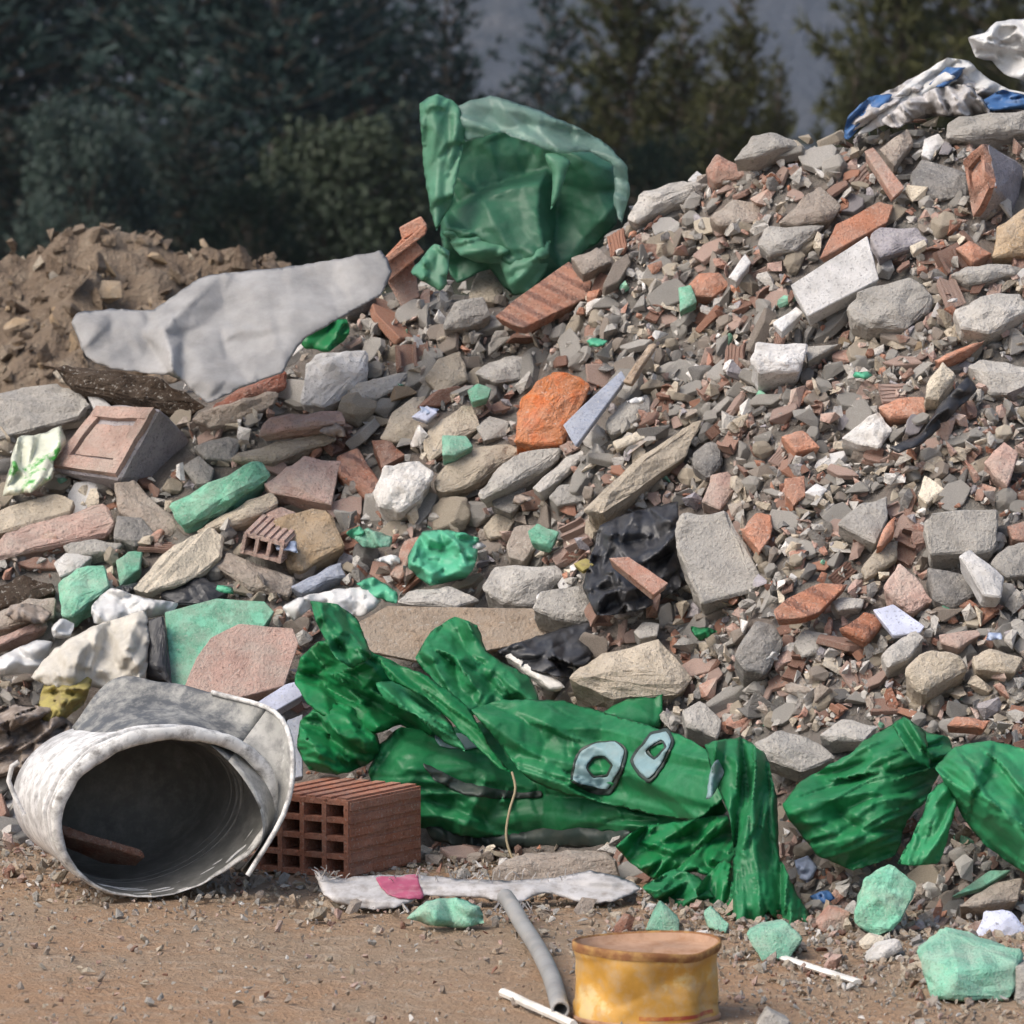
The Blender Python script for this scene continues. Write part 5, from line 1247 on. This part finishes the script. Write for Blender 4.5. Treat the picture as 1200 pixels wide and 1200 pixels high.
def scatter(name, spots, mats, label_kind='stuff'):
    V = []; F = []; MI = []
    for (p, mtx, mi) in spots:
        vs, fs = PROT[R.randrange(len(PROT))]
        b = len(V)
        for v in vs: V.append(mtx @ v + p)
        for f in fs: F.append([i + b for i in f]); MI.append(mi)
    me = bpy.data.meshes.new(name); me.from_pydata([tuple(v) for v in V], [], F)
    o = link(name, me, mats)
    me.polygons.foreach_set('material_index', MI); me.update()
    return kind(o, label_kind)
def rot_scale(rr, s_, flat=1.0):
    q = Quaternion((rr.gauss(0, 1), rr.gauss(0, 1), rr.gauss(0, 1), rr.gauss(0, 1))).normalized()
    return q.to_matrix() @ Matrix.Diagonal((s_, s_, s_))
cm = ['pale grey', 'mid grey', 'dark grey', 'beige', 'brownish grey', 'whitish', 'lilac grey', 'pinkish', 'dusty red', 'terracotta', 'dark brick', 'cream', 'mint']
cw = [9, 8, 2.5, 7, 5, 2.2, 1.5, 4.5, 4, 1.8, 1.2, .8, .25]
rr = random.Random(33)
spots = []
for i in range(26000):
    x = rr.uniform(-60, 1260); y = rr.uniform(120, 1120)
    if y < lerp(SKY, x) - 3 or y > lerp(FOOT, x) + 6 + abs(rr.gauss(0, 10)): continue
    d = hit(x, y, pile)
    if not d: continue
    s_ = min(0.026, rr.lognormvariate(math.log(0.0115 if i < 9000 else .0068), .5))
    if not free(x, y, 2.0): continue
    p = at(x, y, d)
    spots.append((p + Vector((0, -s_ * rr.uniform(0, .7), s_ * rr.uniform(0, .9))), rot_scale(rr, s_), cm.index(rr.choices(cm, cw)[0])))
o = scatter('loose_rubble', spots, [M[k_] for k_ in cm])
tag(o, 'loose small rubble chips filling the gaps between the larger pieces', 'rubble')
# gravel on the dirt
spots = []
gm = ['beige', 'mid grey', 'brownish grey', 'wood', 'pinkish', 'whitish', 'dark brick']
for i in range(24000):
    x = rr.uniform(-120, 1320); y = rr.uniform(985, 1290)
    if y < lerp(FOOT, x) - 8: continue
    edge = max(0, 1 - (y - lerp(FOOT, x)) / 110)
    if rr.random() > .2 + .8 * edge + (0.35 if x > 820 else 0): continue
    d = gdepth(x, y); p = at(x, y, d)
    s_ = min(0.022 if edge > .3 else .011, rr.lognormvariate(math.log(0.0025 + .003 * edge), .6))
    spots.append((p + Vector((0, 0, s_ * .2)), rot_scale(rr, s_), rr.choices(range(7), (6, 4, 5, 5, 2.5, 1, 1))[0]))
o = scatter('gravel', spots, [M[k_] for k_ in gm]); tag(o, 'fine gravel and crumbs scattered over the brown dirt', 'gravel')
# ------------------------------------------------------------------ terrain meshes
def grid_mesh(name, xs, ys, fz, mat, smooth=True):
    V = [(x, y, fz(x, y)) for y in ys for x in xs]; nx = len(xs)
    F = [(j * nx + i, j * nx + i + 1, (j + 1) * nx + i + 1, (j + 1) * nx + i) for j in range(len(ys) - 1) for i in range(nx - 1)]
    me = bpy.data.meshes.new(name); me.from_pydata(V, [], F); me.update()
    return kind(link(name, me, mat, smooth=smooth), 'structure')
def soil(name, col, col2, col3, sc_, bump=0.8, dist=0.01, fine=6):
    m, nt, b = nodes(name)
    tc = N(nt, 'ShaderNodeTexCoord'); v = tc.outputs['Object']
    n1 = N(nt, 'ShaderNodeTexNoise', Scale=sc_, Detail=6.0, Roughness=.6); nt.links.new(v, n1.inputs['Vector'])
    n2 = N(nt, 'ShaderNodeTexNoise', Scale=sc_ * fine, Detail=6.0, Roughness=.7); nt.links.new(v, n2.inputs['Vector'])
    n3 = N(nt, 'ShaderNodeTexNoise', Scale=sc_ * fine * 4, Detail=4.0, Roughness=.7); nt.links.new(v, n3.inputs['Vector'])
    c = mixc(nt, ramp(nt, n1.outputs[0], .4, .6), c4(col), c4(col2))
    c = mixc(nt, ramp(nt, n2.outputs[0], .5, .7), c, c4(col3))
    c = mixc(nt, ramp(nt, n3.outputs[0], .58, .72), c, c4(col, .5))
    nt.links.new(c, b.inputs['Base Color']); b.inputs['Roughness'].default_value = .95; b.inputs['Specular IOR Level'].default_value = .15
    a = N(nt, 'ShaderNodeMath', operation='ADD'); nt.links.new(n2.outputs[0], a.inputs[0]); nt.links.new(n3.outputs[0], a.inputs[1])
    bp = N(nt, 'ShaderNodeBump', Strength=bump, Distance=dist); nt.links.new(a.outputs[0], bp.inputs['Height']); nt.links.new(bp.outputs[0], b.inputs['Normal'])
    return m
DIRT = soil('dirt', (0.335, 0.25, 0.175), (0.37, 0.24, 0.15), (0.44, 0.35, 0.265), 2.2, dist=.014, fine=12)
HEAP = soil('heap_grit', (0.25, 0.235, 0.21), (0.28, 0.235, 0.205), (0.36, 0.335, 0.30), 9.0, dist=.02)
MOUND = soil('mound_soil', (0.27, 0.21, 0.155), (0.22, 0.165, 0.12), (0.36, 0.295, 0.225), 3.0, dist=.03)
FLOOR = soil('forest_floor', (0.035, 0.04, 0.022), (0.05, 0.045, 0.03), (0.04, 0.05, 0.025), .4, dist=.05)
def far_z(X, Y):
    return 0.0 if Y < 15 else -0.022 * (Y - 15) if Y < 110 else -2.09
def lin(a, b, n): return [a + (b - a) * i / (n - 1) for i in range(n)]
def ground_z(X, Y):
    if Y > 12: return far_z(X, Y) - 0.004
    return 0.006 * noise.noise((X * 2.2, Y * 2.2, 0)) + .004 * noise.noise((X * 9, Y * 9, 4)) + .0022 * noise.noise((X * 30, Y * 30, 4)) - 0.004
gx = [-900, -300, -80, -30, -10, -4, -2.2] + lin(-1.4, 1.4, 220) + [2.2, 4, 10, 30, 80, 300, 900]
gy = [-20, -5, 2, 4.5] + lin(5.5, 7.9, 190) + [8.6, 9.6, 11, 13, 15, 25, 40, 60, 80, 110, 200, 400, 900, 1600]
grid_mesh('ground', gx, gy, ground_z, DIRT)
grid_mesh('forest_floor', [-200, -60, -25, -10, 0, 10, 25, 60, 200], [30, 40, 60, 80, 110, 160, 260], lambda X, Y: far_z(X, Y) + .05, FLOOR)
xs = lin(-1.6, 1.9, 330); ys = lin(6.6, 11.5, 420)
grid_mesh('rubble_terrain', xs, ys, lambda X, Y: pile(X, Y) - (.012 if pile_smooth(X, Y) > 0 else .03), HEAP, smooth=False)
# soil mound behind on the left
CREST = [(-500, 330), (-120, 318), (0, 294), (50, 285), (85, 262), (115, 252), (150, 270), (165, 268), (200, 271), (260, 287), (340, 302), (420, 335), (520, 390), (640, 470)]
YC = 11.0
def mound_z(X, Y):
    px = 600 + X / YC / T * 600
    H = CAMH - math.tan(ang(lerp(CREST, px))) * YC - 0.02
    h = H - abs(Y - YC) * (0.72 if Y < YC else .6)
    if h < -0.1: return -.15
    n = 0.06 * noise.noise((X * 4, Y * 4, 2)) + .055 * noise.noise((X * 10, Y * 10, 5)) + .02 * noise.noise((X * 24, Y * 24, 8))
    vd = noise.voronoi(Vector((X * 9, Y * 9, h * 9)))[0]
    return h + n * min(1, (h + .1) * 4) + .06 * (0.5 - vd[0])
grid_mesh('soil_mound', lin(-2.8, .6, 300), lin(9.4, 12.6, 260), mound_z, MOUND, smooth=False)
spots = []
for i in range(5200):
    X = rr.uniform(-2.2, .3); Y = rr.uniform(9.7, 11.3); z = mound_z(X, Y)
    if z < 0: continue
    s_ = min(.045, rr.lognormvariate(math.log(.015), .6))
    spots.append((Vector((X, Y, z + s_ * .3)), rot_scale(rr, s_), rr.choices((0, 1, 2), (8, 1.5, .6))[0]))
o = scatter('soil_clods', spots, [MOUND, M['tan'], M['beige']]); tag(o, 'clods of brown soil on the mound', 'soil')
# far hillside
HILL = soil('hill_scree', (0.088, 0.10, 0.122), (0.062, 0.074, 0.09), (0.125, 0.13, 0.14), .02, dist=1.5)
grid_mesh('hills', lin(-600, 600, 90), lin(500, 1500, 60), lambda X, Y: -20 + (Y - 500) * .42 + 22 * noise.noise((X * .006, Y * .006, 1)) + 8 * noise.noise((X * .02, Y * .02, 3)), HILL)
# ------------------------------------------------------------------ trees
def leafmat(name, col, col2):
    m, nt, b = nodes(name)
    v, rnd = coords(nt)
    n1 = N(nt, 'ShaderNodeTexNoise', Scale=1.4, Detail=4.0); nt.links.new(v, n1.inputs['Vector'])
    c = mixc(nt, ramp(nt, n1.outputs[0], .35, .65), c4(col), c4(col2))
    nt.links.new(c, b.inputs['Base Color']); b.inputs['Roughness'].default_value = .6; b.inputs['Specular IOR Level'].default_value = .25
    return m
NEED = {'bluish': leafmat('bluish_needles', (0.016, 0.036, 0.033), (0.026, 0.050, 0.044)),
        'dark': leafmat('dark_needles', (0.016, 0.031, 0.025), (0.027, 0.044, 0.032)),
        'olive': leafmat('olive_needles', (0.040, 0.046, 0.016), (0.065, 0.066, 0.022)),
        'green': leafmat('green_leaves', (0.019, 0.032, 0.016), (0.030, 0.042, 0.020))}
BARK = rock('bark', (0.10, 0.075, 0.055), dust=0.05, scale=6)
def conifer(rr, H, Rm, dens=1.0, up=0.35, gap=0.0):
    """trunk, limbs and needle tufts of a pine of height H and crown radius Rm"""
    tb = bmesh.new()
    lean = Vector((rr.gauss(0, .02), rr.gauss(0, .02), 1))
    tube_bm(tb, [lean * (H * i / 10) + Vector((rr.gauss(0, .02), rr.gauss(0, .02), 0)) for i in range(11)], H * .016, 7, taper=.92)
    V = []; F = []
    def blade(p, d, L, w):
        s_ = d.cross(Vector((rr.gauss(0, 1), rr.gauss(0, 1), rr.gauss(0, 1)))).normalized() * w
        b = len(V); V.extend((p - s_ * .5, p + s_ * .5, p + d * L + s_ * .25, p + d * L - s_ * .25)); F.append((b, b + 1, b + 2, b + 3))
    z = H * .10
    while z < H * .98:
        f = z / H
        rad = Rm * min(1, (1 - f) * 1.5 + .06) ** .9 * rr.uniform(.75, 1.15)
        nb = max(3, int(rr.choice((5, 6, 7)) * (1 if f < .8 else .7)))
        a0 = rr.random() * 6.28
        for i in range(nb):
            if rr.random() < gap: continue
            a = a0 + 6.283 * i / nb + rr.gauss(0, .25)
            L = rad * rr.uniform(.6, 1.15)
            dirv = Vector((math.cos(a), math.sin(a), up * rr.uniform(.3, 1.3) * (0.3 + f)))
            base = lean * z
            pts = [base + dirv * (L * u) + Vector((0, 0, .18 * L * u * u)) for u in (0, .33, .66, 1)]
            tube_bm(tb, pts, H * .004, 4, taper=.7)
            nt_ = max(3, int(L / (Rm * .10) * dens))
            for j in range(nt_):
                u = .18 + .85 * (j + rr.random()) / nt_
                p = base + dirv * (L * u) + Vector((0, 0, .18 * L * u * u)) + Vector((rr.gauss(0, 1), rr.gauss(0, 1), rr.gauss(0, .7))) * Rm * .075
                for _ in range(7):
                    dv = (dirv.normalized() * .9 + Vector((rr.gauss(0, .6), rr.gauss(0, .6), .35 + rr.gauss(0, .6)))).normalized()
                    blade(p, dv, Rm * rr.uniform(.10, .19), Rm * rr.uniform(.02, .04))
        z += H * rr.uniform(.032, .05)
    me = bpy.data.meshes.new('crown'); me.from_pydata([tuple(v) for v in V], [], F); me.update()
    return to_mesh(tb, 'trunk'), me
def bush(rr, H, Rm):
    tb = bmesh.new()
    V = []; F = []
    clumps = []
    for i in range(46):
        a = rr.random() * 6.283; e = rr.random()
        r_ = Rm * math.sqrt(rr.random()) * (1 - .55 * e ** 2)
        c = Vector((math.cos(a) * r_, math.sin(a) * r_, H * (.12 + .8 * e)))
        clumps.append(c); tube_bm(tb, [Vector((0, 0, 0)), Vector((c.x * .3, c.y * .3, c.z * .5)), c], H * .012, 5, taper=.7)
    for c in clumps:
        for _ in range(150):
            v = Vector((rr.gauss(0, 1), rr.gauss(0, 1), rr.gauss(0, .8))); p = c + v * Rm * .13
            d = Vector((rr.gauss(0, 1), rr.gauss(0, 1), rr.gauss(0, 1))).normalized(); s_ = d.orthogonal().normalized()
            L = Rm * rr.uniform(.05, .09); b = len(V)
            V.extend((p, p + d * L * .5 + s_ * L * .3, p + d * L, p + d * L * .5 - s_ * L * .3)); F.append((b, b + 1, b + 2, b + 3))
    me = bpy.data.meshes.new('crown'); me.from_pydata([tuple(v) for v in V], [], F); me.update()
    return to_mesh(tb, 'trunk'), me
tr_ = random.Random(77)
PR = {'dense': [conifer(tr_, 1, .23, 1.5) for _ in range(3)], 'open': [conifer(tr_, 1, .20, 1.2, up=.7, gap=.2) for _ in range(2)], 'slim': [conifer(tr_, 1, .15, 2.3, up=1.1) for _ in range(3)],
      'bush': [bush(tr_, 1, .62) for _ in range(2)]}
def tree(nm, form, tone, x, ytop, half, d, label, group='pine trees behind the heap'):
    k = k_at(d)
    base = at(x, 170, d); base.z = far_z(base.x, base.y) - .1
    H = at(x, ytop, d).z - base.z
    tr, cr = tr_.choice(PR[form])
    rm = {'dense': .23, 'open': .20, 'slim': .15, 'bush': .62}[form]
    w = half * k / rm
    e = thing(nm, base, label, 'tree' if nm != 'bush' else 'bush', group)
    e.rotation_euler = (0, 0, tr_.uniform(0, 6.28)); e.scale = (w, w, H)
    link('trunk', tr.copy() if False else with_mat(tr, BARK), None, e)
    link('crown', with_mat(cr, NEED[tone]), None, e)
# left wood: tall trunks out of frame, speckled gaps of hillside
TREES = [
 ('pine_tree', 'dense', 'bluish', -30, -330, 190, 120, 'tall dark bluish pine filling the left edge of the wood'),
 ('pine_tree', 'open', 'bluish', 60, -300, 150, 135, 'open crowned bluish pine with hillside showing through near the left edge'),
 ('pine_tree', 'open', 'bluish', 145, -260, 150, 128, 'open bluish pine above the tip of the soil mound'),
 ('pine_tree', 'dense', 'bluish', 225, -330, 150, 118, 'tall dark pine above the right shoulder of the soil mound'),
 ('pine_tree', 'dense', 'bluish', 315, -260, 140, 112, 'tall dense dark pine behind the felt sheet'),
 ('pine_tree', 'dense', 'bluish', 372, -190, 100, 122, 'dark pine at the right end of the tall left wood'),
 ('pine_tree', 'slim', 'bluish', 430, -45, 80, 118, 'slim bluish pine with its top just out of frame right of the dark wood'),
 ('pine_tree', 'dense', 'bluish', 478, -25, 85, 126, 'bluish pine left of the spiky open pine'),
 ('pine_tree', 'open', 'bluish', 540, -30, 85, 115, 'spiky open pine standing above the left corner of the green sheet'),
 ('pine_tree', 'open', 'bluish', 655, -20, 75, 130, 'thin feathery bluish pine above the top of the green sheet'),
 ('pine_tree', 'dense', 'bluish', 700, 60, 85, 122, 'low bluish pine right of the thin feathery pine'),
 ('pine_tree', 'slim', 'olive', 735, -160, 85, 100, 'tall olive pine rising out of frame above the right end of the green sheet'),
 ('pine_tree', 'slim', 'olive', 797, 12, 75, 98, 'olive pine with its pointed top in frame left of the hillside gap'),
 ('pine_tree', 'slim', 'olive', 862, -40, 60, 96, 'olive pine with two shoots beside the hillside gap'),
 ('pine_tree', 'slim', 'olive', 908, 70, 36, 94, 'short olive pine just above the ridge right of centre'),
 ('pine_tree', 'dense', 'olive', 1050, -260, 95, 92, 'tall dark olive pine behind the white and blue sack heap'),
 ('pine_tree', 'dense', 'olive', 1130, -280, 120, 97, 'tall dark olive pine above the white plastic bag'),
 ('pine_tree', 'dense', 'olive', 1215, -260, 110, 94, 'tall dark olive pine at the right edge of the wood'),
 ('pine_tree', 'slim', 'olive', 1000, 45, 42, 90, 'small olive pine at the left foot of the tall right pines'),
 ('pine_tree', 'dense', 'bluish', 590, 145, 60, 118, 'low dark pine right behind the top of the green sheet'),
 ('pine_tree', 'dense', 'dark', 480, 120, 90, 105, 'low dark pine left of the green sheet'),
 ('pine_tree', 'dense', 'dark', 215, 120, 100, 104, 'low dark pine between the two bushes'),
 ('pine_tree', 'dense', 'dark', 20, 130, 90, 104, 'low dark pine at the left edge above the soil mound'),
 ('bush', 'bush', 'green', 385, 135, 120, 92, 'broad leafy green bush behind the felt sheet'),
 ('bush', 'bush', 'dark', 100, 115, 95, 96, 'rounded dark green bush behind the crest of the soil mound'),
 ('bush', 'bush', 'dark', 300, 205, 85, 90, 'low dark bush left of the broad leafy bush'),
 ('bush', 'bush', 'dark', 770, 150, 75, 90, 'low dark bush behind the ridge right of the green sheet'),
 ('pine_tree', 'dense', 'olive', 840, 95, 80, 93, 'broad low olive pine just behind the ridge'),
 ('pine_tree', 'dense', 'bluish', 640, 125, 70, 112, 'broad low bluish pine behind the translucent top of the green sheet'),
 ('pine_tree', 'dense', 'bluish', 540, 95, 70, 120, 'low bluish pine under the spiky open pine'),
]
for a in TREES: tree(*a, group='bushes below the pines' if a[0] == 'bush' else 'pine trees behind the heap')
# ------------------------------------------------------------------ air
bm = bmesh.new()
box_into(bm, Vector((0, 0, 0)), Vector((1, 0, 0)), Vector((0, 1, 0)), Vector((0, 0, 1)), (-950, -30, -60), (950, 1700, 560))
hz = bpy.data.materials.new('haze_air'); hz.use_nodes = True
hz.node_tree.nodes.remove(hz.node_tree.nodes['Principled BSDF'])
pv = hz.node_tree.nodes.new('ShaderNodeVolumePrincipled'); pv.inputs['Density'].default_value = 0.00013
pv.inputs['Color'].default_value = (0.80, 0.88, 1.0, 1); pv.inputs['Anisotropy'].default_value = 0.2
hz.node_tree.links.new(pv.outputs[0], hz.node_tree.nodes['Material Output'].inputs['Volume'])
tag(kind(link('haze', to_mesh(bm, 'haze'), hz), 'stuff'), 'thin bluish haze in the air before the far hillside', 'haze')
# ------------------------------------------------------------------ light, sky, camera
SUN_EL, SUN_AZ = math.radians(48), math.radians(-62)       # azimuth from +Y towards +X; negative = left, light from the left front side
AZ = math.radians(-125)
sd_ = Vector((math.sin(AZ) * math.cos(SUN_EL), math.cos(AZ) * math.cos(SUN_EL), math.sin(SUN_EL)))
w = bpy.data.worlds.new('World'); sc.world = w; w.use_nodes = True
nt = w.node_tree; bg = nt.nodes['Background']
sky = nt.nodes.new('ShaderNodeTexSky'); sky.sky_type = 'NISHITA'; sky.sun_disc = False
sky.sun_elevation = SUN_EL; sky.sun_rotation = AZ
sky.dust_density = 4.0; sky.air_density = 1.0
nt.links.new(sky.outputs[0], bg.inputs['Color']); bg.inputs['Strength'].default_value = 0.112
L = bpy.data.lights.new('sun', 'SUN'); L.energy = 1.35; L.angle = math.radians(34); L.color = (1, .95, .88)
lo = bpy.data.objects.new('sun', L); COL.objects.link(lo)
lo.rotation_euler = (-sd_).to_track_quat('-Z', 'Y').to_euler()
cam = bpy.data.cameras.new('camera'); co = bpy.data.objects.new('camera', cam); COL.objects.link(co)
co.location = CAM; co.rotation_euler = (math.pi / 2 - PITCH, 0, 0)
cam.sensor_width = 36; cam.lens = 18 / T; cam.clip_end = 4000; cam.clip_start = .1
cam.dof.use_dof = True; cam.dof.focus_distance = 7.3; cam.dof.aperture_fstop = 15
sc.camera = co
sc.view_settings.view_transform = 'Standard'; sc.view_settings.look = 'None'; sc.view_settings.exposure = 0.82
